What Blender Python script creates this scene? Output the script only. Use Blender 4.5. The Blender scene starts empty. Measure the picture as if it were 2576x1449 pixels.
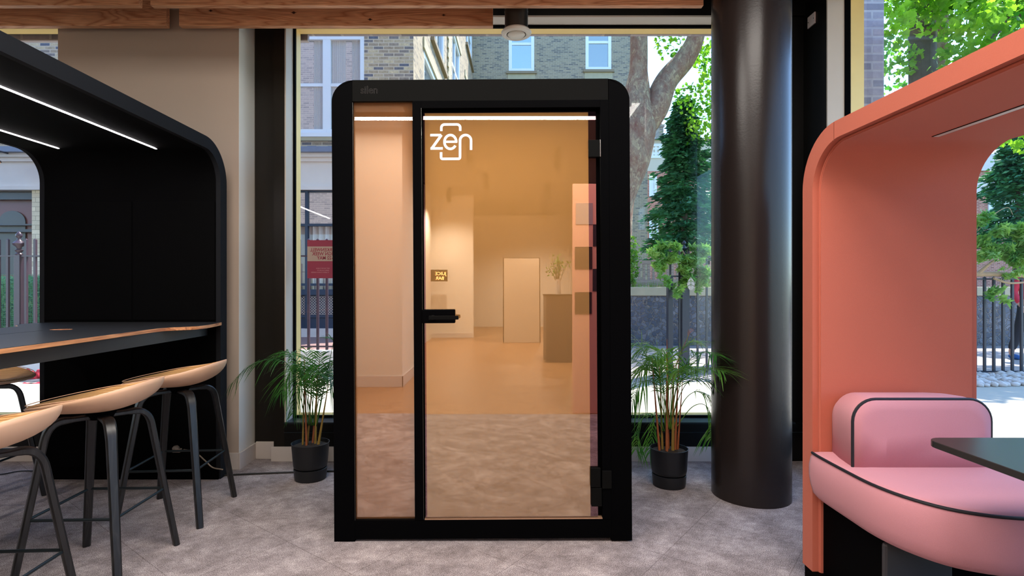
import bpy, bmesh, math, random
from mathutils import Vector, Matrix
from math import sin, cos, pi, radians as R
random.seed(7)
SC = bpy.context.scene
COL = SC.collection
# ------------------------------------------------------------ camera
F, CX, CY, EYE = 1400.0, 1262.0, 722.0, 1.245
cam_d = bpy.data.cameras.new('camera'); cam = bpy.data.objects.new('camera', cam_d); COL.objects.link(cam)
cam.location = (0, 0, EYE); cam.rotation_euler = (R(90), 0, 0)
cam_d.sensor_width = 36; cam_d.lens = F / 2576 * 36
cam_d.shift_x = (1288 - CX) / 2576; cam_d.shift_y = (CY - 724.5) / 2576
cam_d.clip_start = 0.02; cam_d.clip_end = 400
SC.camera = cam
# ------------------------------------------------------------ sky, sun, exposure
W = bpy.data.worlds.new('sky'); SC.world = W; W.use_nodes = True
nt = W.node_tree; nt.nodes.clear()
sky = nt.nodes.new('ShaderNodeTexSky'); sky.sky_type = 'NISHITA'; sky.sun_disc = False
sky.sun_elevation = R(58); sky.sun_rotation = R(52); sky.air_density = 1.0; sky.dust_density = 0.6; sky.ozone_density = 2.2
bg = nt.nodes.new('ShaderNodeBackground'); bg.inputs['Strength'].default_value = 0.36
wo = nt.nodes.new('ShaderNodeOutputWorld')
tint = nt.nodes.new('ShaderNodeMix'); tint.data_type = 'RGBA'; tint.blend_type = 'MULTIPLY'; tint.inputs[0].default_value = 1.0; tint.inputs[7].default_value = (.66, .84, 1.0, 1)
nt.links.new(sky.outputs[0], tint.inputs[6]); nt.links.new(tint.outputs[2], bg.inputs[0]); nt.links.new(bg.outputs[0], wo.inputs[0])
sl = bpy.data.lights.new('sun', 'SUN'); so = bpy.data.objects.new('sun', sl); COL.objects.link(so)
sl.energy = 5.4; sl.angle = R(0.6); sl.color = (1.0, 0.95, 0.86)
so.rotation_euler = (R(-31), 0, R(-50))          # high sun beyond the windows
vs = SC.view_settings
vs.view_transform = 'Standard'; vs.look = 'None'; vs.gamma = 1.0; vs.use_curve_mapping = False
vs.exposure = 1.0

def area(name, loc, sx, sy, power, color, rot=(0, 0, 0)):
    l = bpy.data.lights.new(name, 'AREA'); l.shape = 'RECTANGLE'; l.size = sx; l.size_y = sy
    l.energy = power; l.color = color
    o = bpy.data.objects.new(name, l); COL.objects.link(o); o.location = loc; o.rotation_euler = rot
    return o
WARM = (1.0, 0.93, 0.86)
area('ceiling_fill_light', (-1.0, 0.9, 3.43), 1.5, 1.5, 50, WARM)  # overhead fill added to brighten the room, not a real fixture
area('ceiling_fill_light', (0.9, 0.9, 3.43), 1.5, 1.5, 50, WARM)
area('hall_lamp', (-0.6, -1.0, 3.19), 3.6, 0.024, 14, WARM)
def spot(loc, power):
    l = bpy.data.lights.new('hall_fill_spot', 'SPOT'); l.energy = power; l.spot_size = R(150); l.spot_blend = 1.0; l.shadow_soft_size = .04; l.color = WARM
    o = bpy.data.objects.new('hall_fill_spot', l); COL.objects.link(o); o.location = loc
DOWN = [(-.5, -3.2), (.9, -3.6), (-.3, -5.6), (1.0, -6.6), (-1.2, -7.2), (.3, -9.6), (1.2, -10.2), (-3.4, .4)]  # spots added as fill, mainly to brighten the hall
for x, y in DOWN: spot((x, y, 3.17), 150 if y < 0 else 80)
area('pod_lamp', (-0.09, 3.25, 2.14), 1.2, 0.12, 13, (1.0, 0.92, 0.80))

# ------------------------------------------------------------ helpers
def P(x, y, Y):            # where a sight line through a picture point meets the depth Y
    return Vector(((x - CX) * Y / F, Y, EYE - (y - CY) * Y / F))
def tag(o, label=None, cat=None, group=None, kind=None):
    if label: o['label'] = label
    if cat: o['category'] = cat
    if group: o['group'] = group
    if kind: o['kind'] = kind
    return o
def thing(name, label, cat, loc=(0, 0, 0), rz=0, group=None):
    o = bpy.data.objects.new(name, None); COL.objects.link(o); o.empty_display_size = .1
    o.location = loc; o.rotation_euler = (0, 0, rz)
    return tag(o, label, cat, group)
def obj(name, bm, m, parent=None, smooth=False, label=None, bevel=0, auto=True):
    bmesh.ops.recalc_face_normals(bm, faces=bm.faces)
    me = bpy.data.meshes.new(name); bm.to_mesh(me); bm.free()
    ms = m if isinstance(m, (list, tuple)) else [m]
    for k in ms: me.materials.append(k)
    if smooth:
        for p in me.polygons: p.use_smooth = True
        if auto:
            try: me.set_sharp_from_angle(angle=R(40))
            except Exception: pass
    o = bpy.data.objects.new(name, me); COL.objects.link(o)
    if parent is not None: o.parent = parent
    if label: o['label'] = label
    if bevel:
        b = o.modifiers.new('bevel', 'BEVEL'); b.width = bevel; b.segments = 2; b.limit_method = 'ANGLE'; b.angle_limit = R(40)
    return o
def struct(name, bm, m, parent=None, **k):
    o = obj(name, bm, m, parent, **k)
    if parent is None: o['kind'] = 'structure'
    return o
def B(): return bmesh.new()
def box(bm, x0, x1, y0, y1, z0, z1, mi=0):
    v = [bm.verts.new(c) for c in ((x0,y0,z0),(x1,y0,z0),(x1,y1,z0),(x0,y1,z0),(x0,y0,z1),(x1,y0,z1),(x1,y1,z1),(x0,y1,z1))]
    for f in ((0,3,2,1),(4,5,6,7),(0,1,5,4),(1,2,6,5),(2,3,7,6),(3,0,4,7)):
        bm.faces.new([v[i] for i in f]).material_index = mi
    return bm
def bx(*a): return box(B(), *a)
def prism(bm, poly, a, b, ax='y'):
    """closed outline poly [(p,q)] extruded from a to b along an axis"""
    def mk(p, q, t):
        return (p, t, q) if ax == 'y' else ((t, p, q) if ax == 'x' else (p, q, t))
    A = [bm.verts.new(mk(p, q, a)) for p, q in poly]; C = [bm.verts.new(mk(p, q, b)) for p, q in poly]
    n = len(poly)
    bm.faces.new(A); bm.faces.new(C[::-1])
    for i in range(n):
        bm.faces.new((A[i], A[(i+1) % n], C[(i+1) % n], C[i]))
    return bm
def band(bm, outer, inner, a, b, ax='y'):
    """open strip between two equally long outlines, extruded (arches, frames)"""
    def mk(p, q, t):
        return (p, t, q) if ax == 'y' else ((t, p, q) if ax == 'x' else (p, q, t))
    g = [[bm.verts.new(mk(p, q, t)) for p, q in L] for t in (a, b) for L in (outer, inner)]
    oa, ia, ob, ib = g
    n = len(outer)
    for i in range(n - 1):
        bm.faces.new((oa[i], oa[i+1], ia[i+1], ia[i])); bm.faces.new((ob[i], ib[i], ib[i+1], ob[i+1]))
        bm.faces.new((oa[i], ob[i], ob[i+1], oa[i+1])); bm.faces.new((ia[i], ia[i+1], ib[i+1], ib[i]))
    for i in (0, n - 1): bm.faces.new((oa[i], ia[i], ib[i], ob[i]))
    return bm
def tube(bm, pts, r, n=8, r1=None, cap=True):
    pts = [Vector(p) for p in pts]; rings = []; N = len(pts); a = None
    for i, p in enumerate(pts):
        t = (pts[min(i+1, N-1)] - pts[max(i-1, 0)]).normalized()
        if a is None:
            a = t.cross(Vector((0, 0, 1)))
            if a.length < 1e-2: a = t.cross(Vector((0, 1, 0)))
        else: a = a - t*a.dot(t)
        a.normalize(); b = a.cross(t)
        rr = r[i] if isinstance(r, (list, tuple)) else (r if r1 is None else r + (r1 - r) * i / max(1, N-1))
        rings.append([bm.verts.new(p + a * rr * cos(2*pi*k/n) + b * rr * sin(2*pi*k/n)) for k in range(n)])
    for i in range(N - 1):
        for k in range(n):
            bm.faces.new((rings[i][k], rings[i][(k+1) % n], rings[i+1][(k+1) % n], rings[i+1][k]))
    if cap: bm.faces.new(rings[0][::-1]); bm.faces.new(rings[-1])
    return bm
def lathe(bm, prof, c=(0, 0, 0), n=48, closed=False):
    c = Vector(c); rings = []
    for r, z in prof:
        if r < 1e-5: rings.append([bm.verts.new(c + Vector((0, 0, z)))])
        else: rings.append([bm.verts.new(c + Vector((r*cos(2*pi*k/n), r*sin(2*pi*k/n), z))) for k in range(n)])
    for a, b in zip(rings, rings[1:]):
        for k in range(n):
            q = [a[k % len(a)], a[(k+1) % len(a)], b[(k+1) % len(b)], b[k % len(b)]]
            u = []
            for v in q:
                if v not in u: u.append(v)
            if len(u) > 2: bm.faces.new(u)
    return bm
def sweep_rect(bm, pts, side, w, t):
    """rectangular bar along pts; side = constant horizontal width direction"""
    pts = [Vector(p) for p in pts]; s = Vector(side).normalized(); N = len(pts); rings = []
    for i, p in enumerate(pts):
        tn = (pts[min(i+1, N-1)] - pts[max(i-1, 0)]).normalized(); nn = tn.cross(s).normalized()
        ww = w[i] if isinstance(w, list) else w; tt = t[i] if isinstance(t, list) else t
        c = min(ww, tt) * .22; h, k = ww/2, tt/2
        o = [(h-c,k),(h,k-c),(h,-k+c),(h-c,-k),(-h+c,-k),(-h,-k+c),(-h,k-c),(-h+c,k)]
        rings.append([bm.verts.new(p + s*a + nn*b) for a, b in o])
    for i in range(N-1):
        for k in range(8): bm.faces.new((rings[i][k], rings[i][(k+1) % 8], rings[i+1][(k+1) % 8], rings[i+1][k]))
    bm.faces.new(rings[0][::-1]); bm.faces.new(rings[-1]); return bm
def bez(a, b, c, n):       # quadratic
    a, b, c = Vector(a), Vector(b), Vector(c)
    return [a*(1-t)**2 + b*2*t*(1-t) + c*t*t for t in [i/n for i in range(n+1)]]
def cat_rom(pts, n=6):
    pts = [Vector(p) for p in pts]; out = []
    Q = [pts[0]*2 - pts[1]] + pts + [pts[-1]*2 - pts[-2]]
    for i in range(1, len(Q)-2):
        for k in range(n):
            t = k/n; a, b, c, d = Q[i-1], Q[i], Q[i+1], Q[i+2]
            out.append(.5*((2*b) + (c-a)*t + (2*a-5*b+4*c-d)*t*t + (3*b-a-3*c+d)*t**3))
    out.append(pts[-1]); return out
def copy_tree(o, parent=None):
    c = o.copy(); COL.objects.link(c)
    if parent is not None: c.parent = parent
    for ch in list(o.children): copy_tree(ch, c)
    return c
def text_mesh(name, s, size, m, parent, loc, rot, label=None, ext=.0004, outline=0, sx=1.0, bold=0):
    cu = bpy.data.curves.new(name, 'FONT'); cu.body = s; cu.size = size; cu.extrude = ext
    cu.offset = bold
    if outline: cu.fill_mode = 'NONE'; cu.bevel_depth = outline
    t = bpy.data.objects.new(name, cu); COL.objects.link(t)
    bpy.context.view_layer.update()
    me = bpy.data.meshes.new_from_object(t.evaluated_get(bpy.context.evaluated_depsgraph_get()))
    bpy.data.objects.remove(t); me.name = name; me.materials.clear(); me.materials.append(m)
    for p in me.polygons: p.material_index = 0
    o = bpy.data.objects.new(name, me); COL.objects.link(o); o.parent = parent
    o.location = loc; o.rotation_euler = rot; o.scale = (sx, 1, 1)
    if label: o['label'] = label
    return o

# ------------------------------------------------------------ materials
class NT:
    def __init__(s, name):
        s.m = bpy.data.materials.new(name); s.m.use_nodes = True; s.t = s.m.node_tree
        s.p = s.t.nodes['Principled BSDF']; s.o = s.t.nodes['Material Output']
    def n(s, typ, **kw):
        x = s.t.nodes.new(typ)
        for k, v in kw.items():
            if k.startswith('i_'):
                key = k[2:].replace('_', ' '); x.inputs[int(key) if key.isdigit() else key].default_value = v
            else: setattr(x, k, v)
        return x
    def l(s, a, b): s.t.links.new(a, b)
    def coord(s, scale=(1, 1, 1), rot=(0, 0, 0), which='Object'):
        c = s.n('ShaderNodeTexCoord'); mp = s.n('ShaderNodeMapping')
        mp.inputs['Scale'].default_value = scale; mp.inputs['Rotation'].default_value = rot
        s.l(c.outputs[which], mp.inputs[0]); return mp.outputs[0]
    def ramp(s, f, stops, interp='LINEAR'):
        r = s.n('ShaderNodeValToRGB'); r.color_ramp.interpolation = interp
        e = r.color_ramp.elements
        while len(e) < len(stops): e.new(.5)
        for k, (p, c) in enumerate(stops): e[k].position = p; e[k].color = (*c, 1) if len(c) == 3 else c
        s.l(f, r.inputs[0]); return r.outputs[0]
    def noise(s, v, scale, detail=4, rough=.55, dist=0):
        x = s.n('ShaderNodeTexNoise', i_Scale=scale, i_Detail=detail, i_Roughness=rough, i_Distortion=dist)
        if v is not None: s.l(v, x.inputs['Vector'])
        return x.outputs['Fac']
    def mix(s, f, a, b, mode='MIX'):
        x = s.n('ShaderNodeMix', data_type='RGBA', blend_type=mode)
        for sock, v in ((0, f), (6, a), (7, b)):
            if hasattr(v, 'links'): s.l(v, x.inputs[sock])
            else: x.inputs[sock].default_value = v if sock == 0 else (*v, 1)
        return x.outputs[2]
    def bump(s, h, strength, dist=.01):
        b = s.n('ShaderNodeBump', i_Strength=strength, i_Distance=dist); s.l(h, b.inputs['Height']); s.l(b.outputs[0], s.p.inputs['Normal'])
def srgb(r, g, b):
    f = lambda c: (c/12.92 if c <= .04045 else ((c+.055)/1.055)**2.4)
    return (f(r/255), f(g/255), f(b/255))
def flat(name, c, rough=.6, metal=0, nz=0, nscale=40, bump=0, spec=.5, coat=0, emit=0, ec=None):
    a = NT(name); a.p.inputs['Roughness'].default_value = rough; a.p.inputs['Metallic'].default_value = metal
    a.p.inputs['Specular IOR Level'].default_value = spec; a.p.inputs['Coat Weight'].default_value = coat
    v = a.coord(); f = a.noise(v, nscale, 3)
    d = tuple(x*(1-nz) for x in c); e = tuple(min(1, x*(1+nz)) for x in c)
    a.l(a.mix(f, d, e), a.p.inputs['Base Color'])
    if bump: a.bump(a.noise(v, nscale*3, 3), bump, .003)
    if emit:
        a.p.inputs['Emission Color'].default_value = (*(ec or c), 1); a.p.inputs['Emission Strength'].default_value = emit
    return a.m
def fabric(name, c, scale=900, bump=.25, var=.12, sheen=.1, spec=.2):
    a = NT(name); v = a.coord(); a.p.inputs['Roughness'].default_value = .9; a.p.inputs['Specular IOR Level'].default_value = spec
    f = a.noise(v, scale*.5, 2); g = a.noise(v, 3, 3)
    cc = a.mix(f, tuple(x*(1-var) for x in c), tuple(min(1, x*(1+var)) for x in c))
    cc = a.mix(g, cc, tuple(x*.92 for x in c)); a.l(cc, a.p.inputs['Base Color'])
    a.p.inputs['Sheen Weight'].default_value = sheen
    a.bump(a.noise(v, scale, 2), bump, .002); return a.m
def wood(name, c1, c2, axis='x', scale=1.0, rough=.5, knots=False, fine=1.0):
    a = NT(name); sc = {'x': (.55, 7, 7), 'y': (7, .55, 7), 'z': (7, 7, .55)}[axis]
    v = a.coord(tuple(k*scale for k in sc)); a.p.inputs['Roughness'].default_value = rough
    w = a.n('ShaderNodeTexNoise', i_Scale=1.1, i_Detail=2.0, i_Distortion=1.1); a.l(v, w.inputs['Vector'])
    m = a.n('ShaderNodeMath', operation='MULTIPLY', i_1=16*fine); a.l(w.outputs['Fac'], m.inputs[0])
    fr = a.n('ShaderNodeMath', operation='PINGPONG', i_1=.5); a.l(m.outputs[0], fr.inputs[0])
    f2 = a.noise(v, 14, 4)
    col = a.ramp(fr.outputs[0], [(0, c2), (.16, tuple(x*.6+y*.4 for x, y in zip(c1, c2))), (.5, c1)])
    col = a.mix(f2, col, tuple(x*.8 for x in c1)) if False else col
    fi = a.ramp(f2, [(.35, (.78, .78, .78)), (.65, (1.05, 1.05, 1.05))])
    col = a.mix(1.0, col, fi, 'MULTIPLY')
    if knots:
        vv = a.coord((1.6, 1, 7)); vo = a.n('ShaderNodeTexVoronoi', i_Scale=1.0); a.l(vv, vo.inputs['Vector'])
        k = a.ramp(vo.outputs['Distance'], [(.045, (1, 1, 1)), (.10, (0, 0, 0))])
        col = a.mix(k, col, (.05, .02, .01))
    a.l(col, a.p.inputs['Base Color']); a.bump(f2, .08, .002); return a.m
def brick(name, c1, c2, mortar, plane='xz', bw=.225, bh=.075, ms=.011, third=None, rough=.9, bstr=.6, vary=1.0):
    a = NT(name); c = a.n('ShaderNodeTexCoord'); sp = a.n('ShaderNodeSeparateXYZ'); cb = a.n('ShaderNodeCombineXYZ')
    a.l(c.outputs['Object'], sp.inputs[0]); a.l(sp.outputs['X' if plane == 'xz' else 'Y'], cb.inputs[0]); a.l(sp.outputs['Z'], cb.inputs[1])
    b = a.n('ShaderNodeTexBrick', i_Scale=1.0, i_Mortar_Size=ms, i_Mortar_Smooth=.15, i_Brick_Width=bw, i_Row_Height=bh, i_Bias=0.0)
    b.inputs['Color1'].default_value = (0, 0, 0, 1); b.inputs['Color2'].default_value = (1, 1, 1, 1); b.inputs['Mortar'].default_value = (.5, .5, .5, 1)
    a.l(cb.outputs[0], b.inputs['Vector'])
    tone = a.ramp(b.outputs['Color'], [(0, c1), (.45, c2), (1, third or tuple(x*1.25 for x in c2))])
    n = a.noise(cb.outputs[0], 14, 6, .7); n2 = a.ramp(n, [(.3, (.6, .6, .6)), (.7, (1.25, 1.25, 1.25))])
    tone = a.mix(.8*vary, tone, n2, 'MULTIPLY')
    col = a.mix(b.outputs['Fac'], tone, mortar); a.l(col, a.p.inputs['Base Color'])
    a.p.inputs['Roughness'].default_value = rough
    inv = a.n('ShaderNodeMath', operation='SUBTRACT', i_0=1.0); a.l(b.outputs['Fac'], inv.inputs[1]); a.bump(inv.outputs[0], bstr, .01)
    return a.m
def glassm(name, tint=(1, 1, 1), refl=1.0, rough=0.0):
    a = NT(name); a.t.nodes.remove(a.p)
    tr = a.n('ShaderNodeBsdfTransparent'); tr.inputs[0].default_value = (*tint, 1)
    gl = a.n('ShaderNodeBsdfGlossy', i_Roughness=rough); gl.inputs['Color'].default_value = (refl, refl, refl, 1)
    fr = a.n('ShaderNodeFresnel', i_IOR=1.5); mx = a.n('ShaderNodeMixShader')
    ge = a.n('ShaderNodeNewGeometry'); iv = a.n('ShaderNodeMath', operation='SUBTRACT', i_0=1.0); a.l(ge.outputs['Backfacing'], iv.inputs[1])
    mu = a.n('ShaderNodeMath', operation='MULTIPLY'); a.l(fr.outputs[0], mu.inputs[0]); a.l(iv.outputs[0], mu.inputs[1])
    a.l(mu.outputs[0], mx.inputs[0]); a.l(tr.outputs[0], mx.inputs[1]); a.l(gl.outputs[0], mx.inputs[2]); a.l(mx.outputs[0], a.o.inputs[0])
    return a.m
def coated(name, base, refl, fac, transl=0.0):
    """mirror-coated tinted film: diffuse / light-passing body under an even sheen"""
    a = NT(name); a.t.nodes.remove(a.p)
    d = a.n('ShaderNodeBsdfDiffuse'); d.inputs[0].default_value = (*base, 1)
    t = a.n('ShaderNodeBsdfTranslucent'); t.inputs[0].default_value = (*base, 1)
    m1 = a.n('ShaderNodeMixShader', i_0=transl); a.l(d.outputs[0], m1.inputs[1]); a.l(t.outputs[0], m1.inputs[2])
    g = a.n('ShaderNodeBsdfGlossy', i_Roughness=0.004); g.inputs['Color'].default_value = (*refl, 1)
    m2 = a.n('ShaderNodeMixShader', i_0=fac); a.l(m1.outputs[0], m2.inputs[1]); a.l(g.outputs[0], m2.inputs[2]); a.l(m2.outputs[0], a.o.inputs[0])
    return a.m
def leafm(name, c1, c2, trans=.5, rough=.45, scale=3):
    a = NT(name); v = a.coord(); f = a.noise(v, scale, 3)
    col = a.mix(a.ramp(f, [(.35, (0, 0, 0)), (.65, (1, 1, 1))]), c1, c2); a.l(col, a.p.inputs['Base Color']); a.p.inputs['Roughness'].default_value = rough
    t = a.n('ShaderNodeBsdfTranslucent'); br = a.mix(1.0, col, (1.5, 1.6, .9), 'MULTIPLY'); a.l(br, t.inputs[0])
    mx = a.n('ShaderNodeMixShader', i_0=trans); a.l(a.p.outputs[0], mx.inputs[1]); a.l(t.outputs[0], mx.inputs[2]); a.l(mx.outputs[0], a.o.inputs[0])
    return a.m

M = {}
M['black'] = flat('matt_black_metal', (.0012, .0012, .0015), .6, nz=.1, spec=.02)
M['black_rail'] = flat('black_rail', (.004, .004, .0037), .6, nz=.15, spec=.04)
M['black_felt'] = fabric('black_felt', (.0018, .0018, .002), sheen=0, spec=.05)
M['rim_felt'] = fabric('charcoal_rim_felt', (.012, .013, .0155), sheen=0, spec=.1)
M['black_wall'] = flat('black_panel', (.0025, .0024, .002), .38, nz=.3, nscale=2, spec=.25)
M['brown_wall'] = flat('brown_black_panel', (.009, .007, .0045), .4, nz=.3, nscale=3, spec=.25)
M['beige'] = flat('beige_plaster', srgb(174, 158, 144), .85, nz=.05, nscale=2, bump=.05)
M['cream'] = flat('cream_plaster', srgb(214, 205, 192), .85, nz=.03, nscale=2)
M['whitepaint'] = flat('white_paint', srgb(222, 218, 208), .6, nz=.03, nscale=4)
M['basebd'] = flat('baseboard_paint', srgb(196, 186, 178), .5, nz=.03)
M['jamb'] = flat('grey_jamb', srgb(196, 188, 176), .5, nz=.05, nscale=5)
M['yellow'] = flat('yellow_anodised', srgb(235, 205, 130), .4, metal=.15, nz=.06, nscale=6)
M['orange'] = fabric('terracotta_fabric', srgb(192, 103, 82), bump=.3)
M['orange_d'] = fabric('terracotta_seam', srgb(120, 50, 34))
M['pink'] = fabric('pink_fabric', srgb(204, 142, 152), bump=.3)
M['piping'] = flat('navy_piping', (.006, .006, .011), .6)
M['pine'] = wood('pine', srgb(226, 172, 132), srgb(184, 122, 84), 'x', knots=False, rough=.55)
M['ply'] = wood('plywood_edge', srgb(214, 150, 100), srgb(150, 85, 48), 'y', rough=.5, fine=.5)
M['laminate'] = flat('black_laminate', (.018, .019, .021), .32, nz=.08)
M['apron'] = flat('charcoal_apron', (.02, .021, .02), .5, nz=.1)
M['led'] = flat('led_strip', (1, 1, 1), emit=14, ec=(1.0, .93, .95))
M['led_off'] = flat('white_diffuser', (.62, .60, .57), .4)
M['shell'] = flat('beige_shell', srgb(216, 172, 138), .5, nz=.03, nscale=6)
M['seatpad'] = None
M['legwood'] = wood('black_stained_ash', (.005, .005, .0055), (.018, .0175, .017), 'z', rough=.38)
M['steel'] = flat('dark_steel', (.03, .04, .045), .35, metal=.7)
M['duct'] = flat('galvanised_duct', (.06, .06, .058), .33, metal=.8, nz=.3, nscale=10)
M['valve'] = flat('white_valve', srgb(226, 222, 212), .4)
M['column'] = None
M['pot'] = flat('black_pot', (.006, .007, .009), .45)
M['soil'] = flat('soil', (.022, .015, .010), .95, nz=.6, nscale=60, bump=1)
M['stemy'] = flat('palm_cane', srgb(140, 112, 50), .5, nz=.4, nscale=25)
M['stemr'] = flat('red_palm_cane', srgb(150, 84, 48), .5, nz=.4, nscale=25)
M['palm'] = leafm('palm_leaf', srgb(30, 84, 34), srgb(74, 128, 50), .38, .35, 6)
M['palm2'] = leafm('palm_leaf_light', srgb(62, 118, 48), srgb(128, 168, 70), .45, .35, 6)
M['cable'] = flat('black_cable', (.008, .008, .008), .5)
M['cablew'] = flat('grey_cable', srgb(150, 135, 118), .5)
M['plug'] = flat('plug_plastic', srgb(150, 140, 130), .4)
M['glass'] = glassm('window_glass')
M['film'] = coated('amber_film', srgb(222, 190, 142), (.95, .82, .66), .42, .93)
M['filmside'] = coated('amber_film_side', srgb(220, 178, 132), (.95, .80, .68), .42, .93)
M['podglass'] = coated('dark_pod_glass', (.004, .002, .003), (.85, .52, .56), .30, 0)
M['logo'] = flat('white_decal', srgb(228, 222, 226), .5, emit=0)
M['faint'] = flat('faint_decal', (.022, .017, .016), .4)
M['chrome'] = flat('bright_metal', (.5, .5, .5), .25, metal=1)
# black column: satin paint
def _col():
    a = NT('column_paint'); v = a.coord(); a.p.inputs['Roughness'].default_value = .27
    a.p.inputs['Base Color'].default_value = (.018, .013, .012, 1)
    a.p.inputs['Specular IOR Level'].default_value = .32
    a.bump(a.noise(v, 90, 3), .12, .003); return a.m
M['column'] = _col()
def _pad():
    a = NT('quilted_tan_pad'); v = a.coord(); a.p.inputs['Roughness'].default_value = .8
    w = a.n('ShaderNodeTexWave', i_Scale=26, i_Distortion=1.2, i_Detail=1.0); w.bands_direction = 'Y'; a.l(v, w.inputs['Vector'])
    a.l(a.mix(w.outputs['Fac'], srgb(176, 124, 70), srgb(222, 176, 116)), a.p.inputs['Base Color']); a.bump(w.outputs['Fac'], .4, .004); return a.m
M['seatpad'] = _pad()
def _carpet():
    a = NT('mottled_carpet'); a.p.inputs['Roughness'].default_value = .95; a.p.inputs['Specular IOR Level'].default_value = .1
    v = a.coord((1, 1, 1), (0, 0, R(-52))); big = a.noise(v, 5.5, 9, .78, .1)
    v2 = a.coord((1, 2.4, 1), (0, 0, R(35))); mid = a.noise(v2, 16, 6, .8)
    fine = a.noise(v, 260, 2, .8)
    col = a.ramp(big, [(.34, srgb(124, 114, 113)), (.50, srgb(154, 143, 142)), (.66, srgb(184, 173, 171))])
    m2 = a.ramp(mid, [(.36, (.84, .83, .82)), (.64, (1.1, 1.1, 1.1))]); col = a.mix(1, col, m2, 'MULTIPLY')
    f = a.ramp(fine, [(.40, (.45, .45, .45)), (.60, (1.5, 1.5, 1.5))]); col = a.mix(1, col, f, 'MULTIPLY')
    b = a.n('ShaderNodeTexBrick', i_Scale=1.0, i_Mortar_Size=.0022, i_Brick_Width=.5, i_Row_Height=.5, i_Mortar_Smooth=.5); b.offset = 0
    b.inputs['Color1'].default_value = (.9, .9, .9, 1); b.inputs['Color2'].default_value = (1.08, 1.08, 1.08, 1); b.inputs['Mortar'].default_value = (.62, .6, .6, 1)
    a.l(v, b.inputs['Vector']); col = a.mix(1, col, b.outputs['Color'], 'MULTIPLY')
    a.l(col, a.p.inputs['Base Color']); a.bump(fine, .5, .006); return a.m
M['carpet'] = _carpet()
M['planks'] = wood('oak_planks', srgb(176, 132, 92), srgb(128, 88, 56), 'x', rough=.35)
M['ceil'] = flat('dark_ceiling', srgb(96, 84, 74), .9, nz=.1, nscale=2)
M['stone'] = flat('pale_paving', srgb(176, 170, 156), .8, nz=.08, nscale=1.5)
M['pave'] = flat('street_paving', srgb(150, 142, 140), .85, nz=.12, nscale=1.2)
M['redpave'] = brick('red_paving', srgb(150, 104, 100), srgb(170, 124, 118), srgb(140, 110, 104), 'xz')
M['brickL'] = brick('london_stock_brick', srgb(104, 108, 120), srgb(176, 156, 130), srgb(206, 190, 166), third=srgb(216, 196, 158))
M['brickS'] = brick('stock_brick_side', srgb(110, 104, 96), srgb(158, 142, 118), srgb(168, 152, 128))
M['brickF'] = brick('brown_stock_brick', srgb(108, 104, 98), srgb(156, 144, 120), srgb(170, 160, 140), bw=.24, bh=.075, third=srgb(164, 150, 124))
M['brickC'] = brick('cream_glazed_brick', srgb(206, 190, 158), srgb(224, 210, 180), srgb(176, 162, 136), bw=.3, bh=.1, ms=.005, vary=.3)
M['brickG'] = brick('grey_engineering_brick', srgb(136, 128, 134), srgb(160, 150, 154), srgb(178, 168, 166), bw=.225, bh=.075, vary=.5, third=srgb(172, 160, 162))
M['brickR'] = brick('red_brick', srgb(158, 92, 78), srgb(190, 120, 100), srgb(200, 170, 150))
M['stucco'] = flat('white_stucco', srgb(222, 214, 206), .8, nz=.07, nscale=3)
M['ledge'] = flat('lead_ledge', srgb(120, 130, 150), .5, nz=.2, nscale=6)
M['sash'] = flat('white_sash', srgb(232, 236, 240), .5)
M['sill'] = flat('stone_sill', srgb(140, 124, 100), .8, nz=.1)
M['pane'] = flat('window_pane', srgb(164, 166, 164), .2, nz=.3, nscale=1.2, spec=.5)
M['paneb'] = flat('window_pane_blue', srgb(150, 180, 205), .1, nz=.3, nscale=1.5, spec=.9)
M['paneg'] = flat('window_pane_green', srgb(120, 128, 80), .08, nz=.5, nscale=3, spec=.9)
M['pane'] = coated('sash_glass', (.20, .21, .22), (.95, .95, .95), .45); M['paneb'] = coated('sky_facing_glass', (.08, .12, .16), (.9, .93, .95), .5); M['paneg'] = coated('tree_facing_glass', (.16, .18, .10), (.8, .8, .75), .4)
M['curtain'] = flat('pale_curtain', srgb(196, 190, 186), .9, nz=.1)
M['navy'] = flat('navy_joinery', srgb(38, 56, 78), .45, nz=.15)
M['maroon'] = flat('maroon_panel', srgb(112, 52, 56), .35, nz=.2)
M['iron'] = flat('black_railing_paint', srgb(44, 48, 58), .35, nz=.15)
M['ironL'] = flat('plum_railing_paint', srgb(66, 50, 62), .3, nz=.15)
M['cap'] = flat('mossy_coping', srgb(176, 166, 138), .9, nz=.15, nscale=5)
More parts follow.
